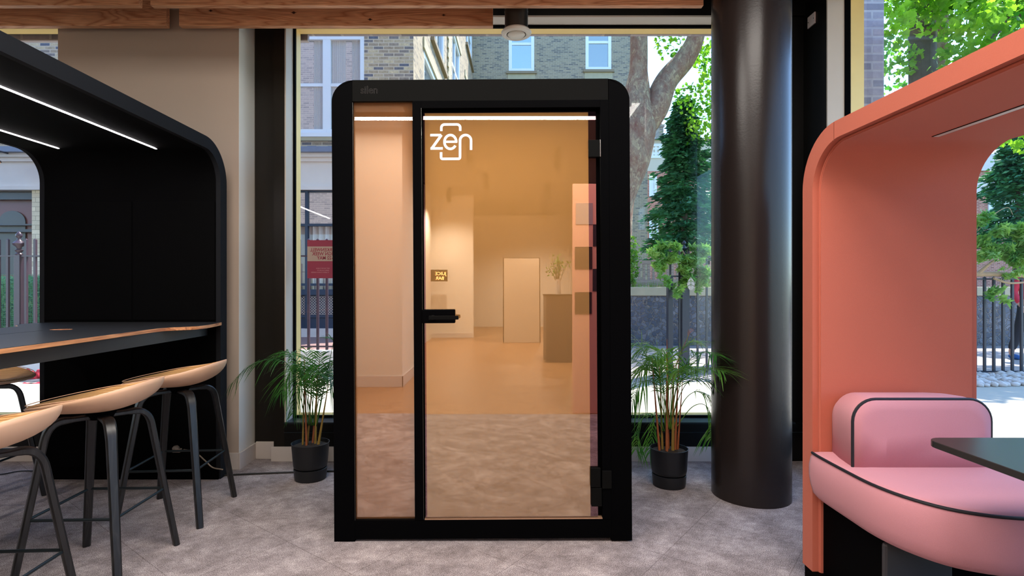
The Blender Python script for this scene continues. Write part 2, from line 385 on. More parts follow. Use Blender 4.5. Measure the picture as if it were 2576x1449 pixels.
def _flint():
    a = NT('knapped_flint'); v = a.coord(); v9 = a.n('ShaderNodeTexNoise', i_Scale=9.0, i_Detail=3.0); a.l(v, v9.inputs['Vector']); v8 = a.n('ShaderNodeVectorMath', operation='SCALE'); v8.inputs['Scale'].default_value = .12; a.l(v9.outputs['Color'], v8.inputs[0]); v7 = a.n('ShaderNodeVectorMath', operation='ADD'); a.l(v, v7.inputs[0]); a.l(v8.outputs[0], v7.inputs[1]); v = v7.outputs[0]
    vo = a.n('ShaderNodeTexVoronoi', i_Scale=11.0, i_Randomness=1.0); vo.feature = 'DISTANCE_TO_EDGE'; a.l(v, vo.inputs['Vector'])
    vc = a.n('ShaderNodeTexVoronoi', i_Scale=11.0, i_Randomness=1.0); a.l(v, vc.inputs['Vector'])
    s = a.n('ShaderNodeSeparateColor'); a.l(vc.outputs['Color'], s.inputs[0])
    tone = a.ramp(s.outputs[0], [(0, srgb(58, 64, 78)), (.6, srgb(92, 98, 112)), (1, srgb(150, 148, 150))])
    tone = a.mix(a.noise(v, 30, 4), tone, srgb(70, 74, 84))
    e = a.ramp(vo.outputs['Distance'], [(.03, srgb(128, 118, 110)), (.09, (0, 0, 0))]); k = a.ramp(vo.outputs['Distance'], [(.02, (0, 0, 0)), (.09, (1, 1, 1))])
    a.l(a.mix(k, srgb(132, 122, 112), tone), a.p.inputs['Base Color']); a.p.inputs['Roughness'].default_value = .5; a.bump(k, .8, .03); return a.m
M['flint'] = _flint()
M['pebble'] = flat('pale_pebble', srgb(204, 194, 184), .7, nz=.25, nscale=8)
def _bark():
    a = NT('plane_bark'); v = a.coord((1, 1, .6)); v9 = a.n('ShaderNodeTexNoise', i_Scale=4.0, i_Detail=4.0); a.l(v, v9.inputs['Vector']); v8 = a.n('ShaderNodeVectorMath', operation='ADD'); a.l(v, v8.inputs[0]); a.l(v9.outputs['Color'], v8.inputs[1])
    vo = a.n('ShaderNodeTexVoronoi', i_Scale=13.0); a.l(v8.outputs[0], vo.inputs['Vector'])
    s = a.n('ShaderNodeSeparateColor'); a.l(vo.outputs['Color'], s.inputs[0])
    c = a.ramp(s.outputs[0], [(0, srgb(140, 122, 106)), (.35, srgb(158, 138, 118)), (.7, srgb(168, 148, 126)), (1, srgb(196, 180, 146))])
    n = a.noise(v, 5, 6, .7); c = a.mix(a.ramp(n, [(.4, (0, 0, 0)), (.7, (1, 1, 1))]), c, srgb(138, 92, 78))
    a.l(c, a.p.inputs['Base Color']); a.p.inputs['Roughness'].default_value = .85; a.bump(a.noise(v, 9, 6, .7), .7, .06); return a.m
M['bark'] = _bark()
M['barkd'] = flat('dark_bark', srgb(92, 84, 74), .9, nz=.4, nscale=10, bump=.5)
M['vine'] = flat('vine_wood', srgb(176, 146, 112), .8, nz=.25, nscale=12)
M['planeleaf'] = leafm('plane_leaf', srgb(66, 128, 34), srgb(150, 192, 60), .55, .5, 1.3)
M['yew'] = leafm('conifer_needle', srgb(28, 84, 62), srgb(70, 136, 84), .2, .6, 2)
M['wist'] = leafm('wisteria_leaf', srgb(78, 136, 62), srgb(150, 182, 96), .4, .5, 3)
M['hedge'] = leafm('hedge_leaf', srgb(58, 132, 84), srgb(132, 172, 118), .3, .5, 3)
M['mesh'] = flat('green_mesh', srgb(60, 150, 110), .5)
M['grass'] = leafm('grass_blade', srgb(70, 120, 40), srgb(140, 170, 70), .4)
M['teak'] = wood('weathered_bench_wood', srgb(196, 172, 156), srgb(150, 128, 116), 'x', rough=.8)
M['red'] = flat('red_cloth', srgb(196, 40, 60), .7, nz=.1)
M['trouser'] = flat('dark_trousers', (.012, .014, .02), .8)
M['shoe'] = flat('blue_shoe', srgb(20, 90, 160), .5)
M['skin'] = flat('skin', srgb(200, 150, 126), .6)
M['poster_d'] = flat('poster_maroon', srgb(140, 40, 66), .6)
M['poster_l'] = flat('poster_beige', srgb(170, 150, 136), .6)
M['poster_t'] = flat('poster_text', srgb(140, 36, 60), .6)
M['poster_s'] = flat('poster_small_text', srgb(186, 120, 130), .6)
M['decal'] = flat('white_vinyl', srgb(240, 240, 236), .6)
M['lamp_amber'] = flat('amber_lantern_glass', srgb(220, 150, 70), .4, emit=.3)
M['totem'] = flat('blush_panel', srgb(232, 170, 150), .6)
M['sw1'] = flat('grey_swatch', srgb(168, 150, 150), .8); M['sw2'] = flat('olive_swatch', srgb(60, 40, 34), .8); M['sw3'] = flat('charcoal_swatch', srgb(44, 30, 38), .8)
M['neon'] = flat('orange_neon', (1, .3, .12), emit=6, ec=(1, .25, .08))
M['swplate'] = flat('switch_plate', srgb(196, 186, 184), .4)

# ============================================================ ROOM
CE = 3.50; HEAD = 3.185; WY = 3.98; GY = 4.13; SILL = .278
struct('floor', bx(-6.0, 4.0, 0, 4.2, -.10, 0), M['carpet'])
struct('floor_wood', bx(-6.0, 4.0, -13, 0, -.10, 0), M['planks'])
struct('ceiling', bx(-6.0, 4.0, -13, 4.3, CE, CE+.15), M['ceil'])
# pier between left window and centre window
struct('wall_pier', bx(-3.03, -1.795, 3.80, 4.35, 0, CE), M['beige'])
struct('trim_1', bx(-1.795, -1.7935, 3.801, 4.04, .115, CE-.01), M['whitepaint'])
# dark panels left of the centre window
struct('wall_window', bx(-1.79, -1.63, 4.04, 4.30, 0, CE), M['brown_wall'])
struct('trim_2', bx(-1.63, -1.555, 3.98, 4.30, 0, CE), M['brown_wall'])
struct('trim_3', bx(-1.555, 2.18, 3.98, 4.30, 0, SILL-.012), M['black_wall'])
struct('trim_4', bx(-1.555, 2.18, 3.972, 4.0, SILL-.075, SILL-.07), M['steel'])
struct('trim_5', bx(-1.555, 2.10, 3.975, 4.22, SILL-.012, SILL), M['steel'])     # sill
struct('trim_6', bx(-1.555, 2.18, 4.00, 4.30, HEAD+.012, CE), M['black_wall'])
struct('trim_7', bx(-1.555, 1.90, 4.00, 4.12, HEAD, HEAD+.012), M['jamb'])
struct('trim_8', bx(-1.5545, -1.545, 3.985, 4.12, SILL, HEAD), M['jamb'])
# wall beyond column: frontal part, then return wall to the side window
struct('wall_front', bx(1.95, 2.40, 4.02, 4.30, 0, CE), M['black_wall'])
struct('wall_right', bx(2.18, 2.297, 3.742, 4.02, 0, CE), M['black_wall'])
struct('wall_side', bx(2.18, 2.40, -1.5, 3.74, 0, SILL-.012), M['black_wall'])
struct('trim_9', bx(2.18, 2.40, -1.5, 3.74, HEAD+.012, CE), M['black_wall'])
struct('trim_10', bx(2.18, 2.297, -1.5, 3.742, SILL-.012, SILL), M['steel'])
struct('trim_11', bx(2.184, 2.297, 3.730, 3.742, SILL, HEAD), M['jamb'])
struct('wall_right_hall', bx(2.18, 2.40, -13, -1.5, 0, CE), M['cream'])
# left window wall
struct('wall_left_window', bx(-6, -3.03, 3.98, 4.30, 0, SILL), M['black_wall'])
struct('trim_12', bx(-6, -3.03, 4.00, 4.30, HEAD+.012, CE), M['black_wall'])
struct('wall_left', bx(-6.1, -5.2, -13, 4.3, 0, CE), M['cream'])
# baseboards
def bb(name, x0, x1, y0, y1, h=.115): struct(name, bx(x0, x1, y0, y1, 0, h), M['basebd'], bevel=.003)
bb('baseboard_pier', -3.05, -1.795, 3.785, 3.80); bb('baseboard_pier_side', -1.795, -1.780, 3.785, 4.04)
bb('baseboard_panel', -1.78, -1.64, 4.025, 4.04, .125); bb('baseboard_window', -1.645, 1.95, 3.965, 3.98, .105)
bb('baseboard_right', 1.95, 2.18, 4.005, 4.02, .115); bb('baseboard_left', -6, -3.05, 3.965, 3.98, .105)
bb('baseboard_side', 2.165, 2.18, -13, 4.0, .115)
# windows: thin black frame, glass, yellow outer reveal
def window(name, x0, x1, y, right=True, left=True):
    e = bpy.data.objects.new(name, None); COL.objects.link(e); e['kind'] = 'structure'
    b = B(); fw = .014
    if left: box(b, x0, x0+fw, y-.01, y+.02, SILL, HEAD)
    if right: box(b, x1-fw, x1, y-.01, y+.02, SILL, HEAD)
    box(b, x0, x1, y-.01, y+.02, SILL, SILL+fw); box(b, x0, x1, y-.01, y+.02, HEAD-fw, HEAD)
    obj('window_frame', b, M['black'], e)
    obj('pane', bx(x0+fw, x1-fw, y, y+.006, SILL+fw, HEAD-fw), M['glass'], e)
    b = B()
    if left: box(b, x0+.002, x0+.014, y+.022, y+.11, SILL, HEAD)
    if right: box(b, x1-.014, x1-.002, y+.022, y+.11, SILL, HEAD)
    box(b, x0, x1, y+.022, y+.11, HEAD-.014, HEAD+.02); box(b, x0, x1, y+.022, y+.11, SILL-.02, SILL+.012)
    obj('outer_reveal', b, M['yellow'], e, bevel=.002)
    return e
window('window_1', -5.2, -3.03, GY, right=False); window('window_2', -1.545, 1.95, GY)
# side window in the right-hand wall
e = bpy.data.objects.new('window_3', None); COL.objects.link(e); e['kind'] = 'structure'
b = B(); box(b, 2.297, 2.337, 3.725, 3.742, SILL, HEAD); box(b, 2.297, 2.337, -1.5, 3.74, HEAD-.014, HEAD+.01); box(b, 2.297, 2.337, -1.5, 3.74, SILL-.012, SILL+.014); box(b, 2.297, 2.337, -1.5, -1.46, SILL, HEAD)
obj('window_frame', b, M['black'], e)
obj('pane', bx(2.315, 2.321, -1.46, 3.725, SILL+.014, HEAD-.014), M['glass'], e)
b = B(); box(b, 2.337, 2.432, 3.735, 3.75, SILL, HEAD); box(b, 2.337, 2.432, -1.5, 3.75, HEAD, HEAD+.02); box(b, 2.337, 2.432, -1.5, 3.75, SILL-.02, SILL)
obj('outer_reveal', b, M['yellow'], e)
# building skin above the windows outside (shades the terrace edge)
struct('wall_outer_left', bx(-16, -1.5, 4.301, 4.34, CE-.35, 11.5), M['brickG'])
struct('wall_outer_right', bx(-1.5, 2.44, 4.301, 4.34, CE-.30, 11.5), M['brickG'])
# hall behind the camera, seen in the amber glass
struct('wall_hall_pier', bx(-5.2, -1.24, -2.4, -1.45, 0, CE), M['cream'])
bb('baseboard_hall_pier', -5.2, -1.225, -1.45, -1.435, .14); bb('baseboard_hall_pier_side', -1.24, -1.225, -2.4, -1.435, .14)
struct('wall_hall_door', bx(-5.2, -1.75, -8.2, -7.9, 0, CE), M['cream'])
struct('wall_hall_spur', bx(-1.75, -.70, -8.5, -8.2, 0, CE), M['cream'])
struct('wall_hall_left', bx(-1.80, -1.70, -7.9, -2.4, 0, CE), M['cream'])
bb('baseboard_spur', -1.7, -.69, -8.2, -8.18, .12)
struct('wall_back', bx(-6, 2.4, -13.2, -12, 0, CE), M['cream'])
d = struct('door_1', bx(-1.70, -1.66, -4.0, -3.1, 0, 2.2), M['planks']); obj('door_handle', bx(-1.66, -1.60, -3.25, -3.13, 1.0, 1.02), M['chrome'], d)

# linear lamp, then housings for the added fill panels and fill spots
t = thing('linear_lamp', 'long slim white linear lamp, its line mirrored across the top of the amber glass', 'ceiling light', (-.6, -1.0, 3.2))
obj('diffuser', bx(-1.8, 1.8, -.014, .014, 0, .02), flat('lamp_diffuser', (1, 1, 1), emit=5, ec=WARM), t)
obj('housing', bx(-1.81, 1.81, -.035, .035, .02, .07), M['black'], t)
[obj('suspension_wire', tube(B(), [(x, 0, .07), (x, 0, .30)], .002, 6), M['steel'], t) for x in (-1.5, 1.5)]
for k, (x, lab) in enumerate(((-1.0, 'square white panel added as fill light above the gap between phone booth and bar table'), (.9, 'square white panel added as fill light above the gap between phone booth and terracotta booth'))):
    t = thing('fill_panel', lab, 'ceiling light', (x, .9, 3.435), group='added overhead fill panels')
    obj('frame', bx(-.78, .78, -.78, .78, 0, .065), M['whitepaint'], t)
for k, (x, y) in enumerate(DOWN):
    t = thing('hall_fill_spot', 'small black cylinder housing of an added hall fill light', 'ceiling light', (x, y, 3.18), group='black cylinders of the added hall fill lights')
    obj('cylinder', lathe(B(), [(.05, 0), (.055, 0), (.055, .32), (0, .32)], n=24), M['black'], t, smooth=True)

# round column
t = thing('round_column', 'glossy brown-black round column standing between the phone booth and terracotta seating booth', 'column', (1.494, 3.34, 0))
obj('shaft', lathe(B(), [(.2215, 0), (.2215, CE)], n=96), M['column'], t, smooth=True)

# switch plate on the black return wall
t = thing('switch_plate', 'small white blanking plate high on the black wall beside column', 'switch plate', (2.18, 3.87, 3.12))
y0, y1 = P(2034, 0, 1).x, P(2052, 0, 1).x
ya, yb = 2.18/y1, 2.18/y0
zt = EYE + 677*yb/F; zb = EYE + 649*yb/F
b = bx(-.008, 0, ya-3.87, yb-3.87, zb-3.12, zt-3.12); obj('plate', b, M['swplate'], t, bevel=.001)
[obj('screw', tube(B(), [(-.010, yy, (zb+zt)/2-3.12), (-.007, yy, (zb+zt)/2-3.12)], .003, 8), M['steel'], t) for yy in (ya-3.87+.012, yb-3.87-.012)]

# ============================================================ CEILING BEAMS, DUCT
rows = [(3.70, [(-5.0, -2.23), (-2.146, -.058)]), (3.43, [(-5.0, -2.239), (-2.166, 1.245)])] + [(3.43-.27*k, [(-5.0, -2.24), (-2.166, 1.245)]) for k in (1, 2)]
names = {(0, 0): 'pine ceiling beam closest to the windows, left piece over the black booth', (0, 1): 'pine ceiling beam closest to the windows with dark knots, ending before the round duct',
         (1, 0): 'pine ceiling beam second from the windows, left piece at the top edge', (1, 1): 'long pine ceiling beam second from the windows, running to beside the column',
         (2, 0): 'pine ceiling beam third from the windows, left piece', (2, 1): 'pine ceiling beam third from the windows, right piece',
         (3, 0): 'pine ceiling beam fourth from the windows, left piece', (3, 1): 'pine ceiling beam fourth from the windows, right piece'}
knotm = flat('pine_knot', srgb(58, 26, 14), .5, nz=.3, nscale=200)
for r_, (y, segs) in enumerate(rows):
    for s_, (x0, x1) in enumerate(segs):
        L = x1 - x0
        t = thing('ceiling_beam', names[(r_, s_)], 'ceiling beam', (x0, y, 2.981), group='pine ceiling beams')
        o = obj('board', bx(0, L, 0, .04, 0, .20), M['pine'], t, bevel=.0025)
        [obj('hanger', tube(B(), [(x, .02, .20), (x, .02, CE-2.981)], .003, 6), M['steel'], t) for x in (L*.12, L*.5, L*.88)]
        if (r_, s_) == (0, 1):
            for kx, ky, rr in ((530, 27, .008), (739, 32, .010), (931, 49, .009), (1116, 38, .008)):
                q = P(kx, ky, 3.70); kb = B()
                n = 20
                vs_ = [kb.verts.new((q.x-x0 + rr*(2.2 if abs(sin(2*pi*k/n)) < .2 else 1)*cos(2*pi*k/n), -.0012, q.z-2.981 + rr*.8*sin(2*pi*k/n))) for k in range(n)]
                f = kb.faces.new(vs_); r2 = bmesh.ops.extrude_face_region(kb, geom=[f]); bmesh.ops.translate(kb, vec=(0, .003, 0), verts=[v for v in r2['geom'] if isinstance(v, bmesh.types.BMVert)])
                obj('knot', kb, knotm, t)
t = thing('air_duct', 'dark round metal ventilation duct ending in a white circular valve', 'ventilation duct', (.095, 3.6, 2.88))
obj('duct', lathe(B(), [(.0, .02), (.075, .02), (.075, .14), (.077, .145), (.075, .15), (.075, .62), (0, .62)], n=48), M['duct'], t, smooth=True)
obj('valve_ring', lathe(B(), [(.060, .012), (.064, -.004), (.078, -.010), (.094, -.002), (.098, .010), (.088, .022), (.076, .024)], n=48), M['valve'], t, smooth=True)
obj('valve_disc', lathe(B(), [(0, -.020), (.02, -.019), (.052, -.010), (.057, -.004), (.055, .002), (0, .004)], n=48), M['valve'], t, smooth=True)
obj('valve_throat', lathe(B(), [(.0, .015), (.062, .015)], n=32), M['black'], t)

# ============================================================ LEFT BOOTH (black)
def arch(y0, y1, z1, r, n=14, zb=0.0):
    """U profile in (y,z): near foot up, over, down at the far side"""
    pts = [(y0, zb)]
    pts += [(y0 + r - r*cos(a), z1 - r + r*sin(a)) for a in [pi/2*k/n for k in range(n+1)]]
    pts += [(y1 - r + r*sin(a), z1 - r + r*cos(a)) for a in [pi/2*k/n for k in range(n+1)]]
    pts += [(y1, zb)]; return pts
BX0, BX1, BYn, BYf, BZ, TH = -2.996, -1.823, .95, 3.688, 2.176, .077
t = thing('work_booth', 'black felt arched work booth with two light strips in its roof, left side', 'booth', ((BX0+BX1)/2, 2.32, 0))
LB = t
def off(poly, dx=0, dy=-2.32): return [(p+dy, q) for p, q in poly]
ox = -(BX0+BX1)/2
outer = off(arch(BYn, BYf, BZ, .26)); inner = off(arch(BYn+TH, BYf-TH, BZ-.070, .185))
obj('shell', band(B(), outer, inner, BX0+.03+ox, BX1-.03+ox, 'x'), M['black_felt'], t, smooth=True)
for s in (-1, 1):
    xo = (BX0 if s < 0 else BX1) + ox
    obj('rim', band(B(), off(arch(BYn-.002, BYf+.002, BZ+.002, .262)), off(arch(BYn+TH+.002, BYf-TH-.002, BZ-.072, .183)), xo, xo - s*.0295, 'x'), M['rim_felt'], t, smooth=True)
# wall lining panels with grooves at the far end (they follow the arch to below the curve)
w = (BX1-BX0)
gx = P(331, 0, 3.60).x + ox
for a_, b_ in ((BX0+.035+ox, gx-.004), (gx+.004, BX1-.035+ox)):
    obj('wall_panel', bx(a_, b_, BYf-TH-.006-2.32, BYf-TH+.01-2.32, 1.03, 1.80), M['black_felt'], t, bevel=.003)
    obj('lower_panel', bx(a_, b_, BYf-TH-.004-2.32, BYf-TH+.01-2.32, .075, 1.015), M['black_felt'], t, bevel=.002)
obj('plinth', bx(BX0+.01+ox, BX1-.01+ox, BYf-TH-.012-2.32, BYf-.01-2.32, 0, .06), M['black'], t)
for xl, ye in ((-2.148, 3.46), (-2.748, 3.45)):
    obj('light_strip', bx(xl-.006+ox, xl+.006+ox, 1.3-2.32, ye-2.32, BZ-.0735, BZ-.069), M['led'], t, label='glowing white light strip')
    area('booth_lamp', (xl, 2.3, BZ-.08), .012, 2.0, 3.0, (1, .93, .95))
    area_o = bpy.data.objects[-1] if False else None
# bar table
TZ = 1.018
t = thing('bar_table', 'high black-topped bar table with pale plywood edge inside the black booth', 'table', (-2.4, 2.32, 0))
edge = [(-1.845, 1.035), (-1.845, 2.0), (-1.865, 2.5), (-1.888, 2.9), (-1.892, 3.05), (-1.872, 3.14), (-1.80, 3.20), (-1.765, 3.27), (-1.772, 3.40), (-1.81, 3.598)]
er = [Vector((x, y, 0)) for x, y in edge]; er = cat_rom(er, 5)
el = [(-2.90, 3.598), (-2.955, 3.50), (-2.955, 3.42), (-2.90, 3.32), (-2.80, 3.22), (-2.775, 3.0), (-2.775, 1.035)]
poly = [(v.x+2.4, v.y-2.32) for v in er] + [(x+2.4, y-2.32) for x, y in el]
obj('plywood_edge', prism(B(), poly, TZ-.020, TZ-.0015, 'z'), M['ply'], t, bevel=.001)
cpx = sum(p[0] for p in poly)/len(poly)
obj('table_top', prism(B(), [(p[0]*.994+cpx*.006, p[1]*.999) for p in poly], TZ-.0016, TZ, 'z'), M['laminate'], t)
obj('apron', bx(-1.90+2.4, -1.92+2.4, 1.04-2.32, 3.595-2.32, TZ-.085, TZ-.020), M['apron'], t)
obj('under_frame', bx(-2.72+2.4, -1.921+2.4, 1.04-2.32, 3.595-2.32, TZ-.070, TZ-.0205), M['apron'], t)
sx_, sy_ = P(154, 829, 2.97).x+2.4, 2.97-2.32
b = B(); n = 32; prism(b, [(sx_+.055*cos(2*pi*k/n), sy_+.035*sin(2*pi*k/n)) for k in range(n)], TZ-.001, TZ+.0006, 'z'); obj('cable_slot', b, M['ply'], t)
b = B(); box(b, -2.395+2.4, -2.392+2.4, 1.1-2.32, 2.9-2.32, TZ-.0005, TZ+.0004); obj('seam', b, M['black'], t)

# bar stools ---------------------------------------------------
def make_stool():
    t = thing('bar_stool', '', 'stool')
    # shell
    NR, NA = 12, 56
    ax_f, ax_b, ay = .262, .232, .222
    def pt(r, th, off_=0.0):
        c, s = cos(th), sin(th); ex = .82
        px_ = (ax_b if c > 0 else ax_f)*math.copysign(abs(c)**ex, c); py_ = ay*math.copysign(abs(s)**ex, s)
        k = (1 + c)/2
        zr = .726 + .108*(k**1.1); zb = .700
        z = zb + (zr - zb)*(1-cos(r*pi/2))**1.05 + off_
        return Vector((px_*sin(r*pi/2), py_*sin(r*pi/2), z))
    b = B(); grid = []
    for side, of in ((0, -.0), (1, .010)):
        rings = []
        rr = [i/NR for i in range(1, NR+1)]
        c0 = b.verts.new((0, 0, .700 + of))
        for r in rr:
            sc = 1.0 if not side else 1 - .018*r
            ring = []
            for k in range(NA):
                v = pt(r, 2*pi*k/NA, of if r < 1 else 0.002*side); v.x *= sc; v.y *= sc; ring.append(b.verts.new(v))
            rings.append(ring)
        for k in range(NA): b.faces.new((c0, rings[0][k], rings[0][(k+1) % NA]))
        for i in range(NR-1):
            for k in range(NA): b.faces.new((rings[i][k], rings[i+1][k], rings[i+1][(k+1) % NA], rings[i][(k+1) % NA]))
        grid.append(rings)
    for k in range(NA): b.faces.new((grid[0][-1][k], grid[1][-1][k], grid[1][-1][(k+1) % NA], grid[0][-1][(k+1) % NA]))
    obj('seat_shell', b, M['shell'], t, smooth=True, auto=False)
    b = B(); rings = []; c0 = b.verts.new((0, 0, .700+.024))
    for i in range(1, NR+1):
        r = i/NR; ring = []
        for k in range(NA):
            v = pt(r*.965, 2*pi*k/NA, .024 - .016*(r**6)); v.x *= .97; v.y *= .96; ring.append(b.verts.new(v))
        rings.append(ring)
    for k in range(NA): b.faces.new((c0, rings[0][k], rings[0][(k+1) % NA]))
    for i in range(NR-1):
        for k in range(NA): b.faces.new((rings[i][k], rings[i+1][k], rings[i+1][(k+1) % NA], rings[i][(k+1) % NA]))
    pad = obj('seat_pad', b, M['seatpad'], t, smooth=True, auto=False, label='quilted tan seat pad')
    b = B(); tube(b, [v.co.copy() if False else Vector(c) for c in [tuple(pt(.86, 2*pi*k/40, .022)*1) for k in range(41)]], .002, 6); obj('stitching', b, M['shell'], pad, smooth=True)
    obj('hub', lathe(B(), [(0, .664), (.045, .664), (.06, .694), (.055, .706), (0, .706)], n=24), M['black'], t, smooth=True)
    for sx in (-1, 1):
        for sy in (-1, 1):
            a = Vector((.01*sx, .01*sy, .676)); kx, ky = .128*sx, .132*sy
            foot = Vector((.212*sx, .216*sy, 0)); knee = Vector((kx, ky, .676))
            u = (knee - a).normalized(); dn = (foot - knee).normalized()
            pts = [a, a.lerp(knee, .5)] + bez(knee - u*.055, knee, knee + dn*.075, 8) + [knee.lerp(foot, f) for f in (.3, .5, .75, 1.0)]
            side = Vector((-u.y, u.x, 0)); N = len(pts)
            obj('leg', sweep_rect(B(), pts, side, [.044 if i < 8 else .044 - .012*(i-8)/(N-9) for i in range(N)], [.018 if i < 2 else .026 for i in range(N)]), M['legwood'], t, smooth=True)
    fx, fy, fz = .176, .181, .288
    b = B(); q = [(-fx, -fy), (fx, -fy), (fx, fy), (-fx, fy)]
    for i in range(4): tube(b, [(*q[i], fz), (*q[(i+1) % 4], fz)], .0062, 10)
    obj('footrest', b, M['steel'], t, smooth=True)
    for x, y in q:
        b = B(); bmesh.ops.create_uvsphere(b, u_segments=10, v_segments=6, radius=.008, matrix=Matrix.Translation((x, y, fz))); obj('footrest_bolt', b, M['chrome'], t, smooth=True)
    return t
st = make_stool()
spots = [(-1.755, 1.835, R(3), 'beige bar stool nearest the camera, cut off by the left edge of the photo'),
         (-1.775, 2.465, R(2), 'beige bar stool in the middle of the three on the near side of the table'),
         (-1.785, 3.075, R(4), 'beige bar stool farthest back, beside the black booth end wall'),
         (-2.935, 3.10, R(183), 'beige bar stool across the table, mostly hidden behind the other stools')]
for i, (x, y, a, lab) in enumerate(spots):
    o = st if i == 0 else copy_tree(st)
    o.location = (x, y, 0); o.rotation_euler.z = a; tag(o, lab, 'stool', 'bar stools at the bar table')

# plug, cables
t = thing('power_plug', 'pale plug and socket low on the black booth end wall', 'plug', (P(450, 1131, 3.6).x, 3.6, P(450, 1131, 3.6).z))
obj('plug_body', bx(-.028, .022, -.028, .0, -.012, .012), M['plug'], t, bevel=.004)
obj('plug_pin_cover', lathe(B(), [(0, -.01), (.02, -.01), (.022, .008), (.012, .02), (0, .02)], (-.012, -.012, .008), n=20), M['plug'], t, smooth=True)
b = B(); tube(b, cat_rom([P(462, 1131, 3.575), P(490, 1137, 3.57), P(515, 1158, 3.56), P(535, 1176, 3.55), P(560, 1181, 3.5) + Vector((0, 0, .0))], 6), .004, 8)
tag(obj('grey_cable', b, M['cablew'], smooth=True), 'thin grey cable curling down from the plug behind the last bar stool', 'cable')
def gp(x, y): v = P(x, y, F*EYE/(y-CY)); return Vector((v.x, v.y, .006))
b = B(); tube(b, cat_rom([gp(560, 1198), gp(640, 1194), gp(740, 1190), gp(842, 1187), gp(900, 1186)], 6), .006, 8)
tag(obj('black_cable', b, M['cable'], smooth=True), 'black cable lying on the carpet behind the left palm pot', 'cable')
b = B(); tube(b, cat_rom([gp(-60, 1199), gp(0, 1196), gp(45, 1188), gp(85, 1187), gp(150, 1192)], 6), .004, 8)
tag(obj('floor_cable', b, M['cable'], smooth=True), 'thin dark cable on the carpet under the bar table at the left edge', 'cable')

# ============================================================ PHONE BOOTH
PX = -.0903
pod = thing('phone_booth', 'black-framed office phone booth with amber glass door in the middle of the room', 'phone booth', (PX, 2.72, 0))
pod.rotation_euler = (0, R(-.345), 0)
H, HW = 2.259, .728
S = lambda x, y: ((x - (1215.5 - 7*(1362-y)/1162))/514.7, (1362-y)/514.7 + .002)
# rounded side posts (each: straight post curving into the roof, up to the seam)
def corner(sgn):
    r = .105; xo = HW*sgn; xs = .6265*sgn; n = 14
    poly = [(xo, .002)] + [(xo - sgn*(r - r*cos(a)), H - r + r*sin(a)) for a in [pi/2*k/n for k in range(n+1)]] + [(xs, H), (xs, .002)]
    return poly
for s in (-1, 1):
    obj('side_post', prism(B(), corner(s), 0, .10), M['black'], pod, bevel=.0015, smooth=True)
    obj('side_wall', bx(min(s*HW, s*(HW-.07)), max(s*HW, s*(HW-.07)), .10, .93, .03, H-.105), M['black'], pod)
obj('top_rail', bx(-.6255, .6235, -.002, .10, 2.156, H+.0005), M['black_rail'], pod)
obj('bottom_rail', bx(-.6255, .6255, 0, .10, .016, .108), M['black'], pod)
obj('roof', bx(-.63, .63, .10, .93, H-.09, H-.002), M['black'], pod)
obj('base', bx(-.70, .70, .05, .90, .0, .05), M['black'], pod)
obj('back_wall', bx(-.655, .655, .89, .93, .05, H-.10), flat('pod_back_felt', srgb(120, 104, 88), .9), pod)
obj('interior_floor', bx(-.655, .655, .10, .89, .05, .10), M['carpet'], pod)
for s in (-1, 1): obj('inner_lining', bx(min(s*.655, s*.64), max(s*.655, s*.64), .10, .89, .10, H-.10), M['black_felt'], pod)
# fixed side glass
obj('side_glass', bx(-.6255, -.333, .020, .028, .108, 2.156), M['filmside'], pod, label='narrow fixed amber glass panel')
# door frame
b = B(); box(b, -.333, -.290, -.003, .09, .108, 2.156); box(b, .584, .6255, -.003, .09, .108, 2.156)
box(b, -.290, .584, -.003, .09, 2.120, 2.156)
obj('door_frame', b, M['black'], pod, bevel=.001)
b = B(); box(b, -.290, .584, .035, .09, 2.102, 2.120); box(b, .562, .584, .035, .09, .112, 2.12); box(b, -.290, -.280, .035, .09, .112, 2.12)
obj('door_stop', b, M['black'], pod)
b = B(); box(b, -.290, -.2885, -.0045, -.003, .112, 2.12); box(b, -.6255, -.624, -.0015, 0, .108, 2.15)
obj('frame_highlight_bead', b, flat('bead', (.12, .12, .11), .3, metal=1), pod)
obj('threshold', bx(-.285, .584, .0, .05, .1081, .1125), flat('threshold_metal', srgb(190, 150, 120), .35, metal=.6), pod)
b = B(); fl = (-.274, .5265, .120, 2.098)
box(b, -.281, fl[0], .006, .016, .1185, 2.101); box(b, fl[1], .563, .006, .016, .1185, 2.101); box(b, fl[0], fl[1], .006, .016, .1185, fl[2]); box(b, fl[0], fl[1], .006, .016, fl[3], 2.101)
door = obj('door', b, M['podglass'], pod, label='glass door with amber film and a white word on it')
obj('amber_film', bx(-.274, .5265, .006, .0075, .120, 2.098), M['film'], door)
h = obj('handle', bx(-.291, -.130, -.014, .004, 1.070, 1.137), M['black'], door, bevel=.004, label='black lever handle on an oblong plate')
b = B(); box(b, -.252, -.110, -.062, -.046, 1.090, 1.108); tube(b, [(-.236, -.050, 1.099), (-.236, -.012, 1.099)], .011, 16); obj('lever', b, M['black_rail'], h, bevel=.0015)
for x0, y0, x1, y1 in ((1480, 355, 1509, 398), (1485, 1178, 1510, 1226), (1487, 1228, 1513, 1274)):
    a, c = S(x0, y0), S(x1, y1); obj('hinge', bx(a[0], c[0], -.012, .006, c[1], a[1]), M['black_rail'], door, bevel=.002)
a, c = S(1514, 1185), S(1538, 1230); obj('hinge_plate', bx(a[0], c[0], -.010, -.002, c[1], a[1]), M['black_rail'], pod, bevel=.002)
a, c = S(1508, 355), S(1510, 398); obj('hinge_pin', bx(a[0], c[0], -.014, .004, c[1], a[1]), M['chrome'], pod)
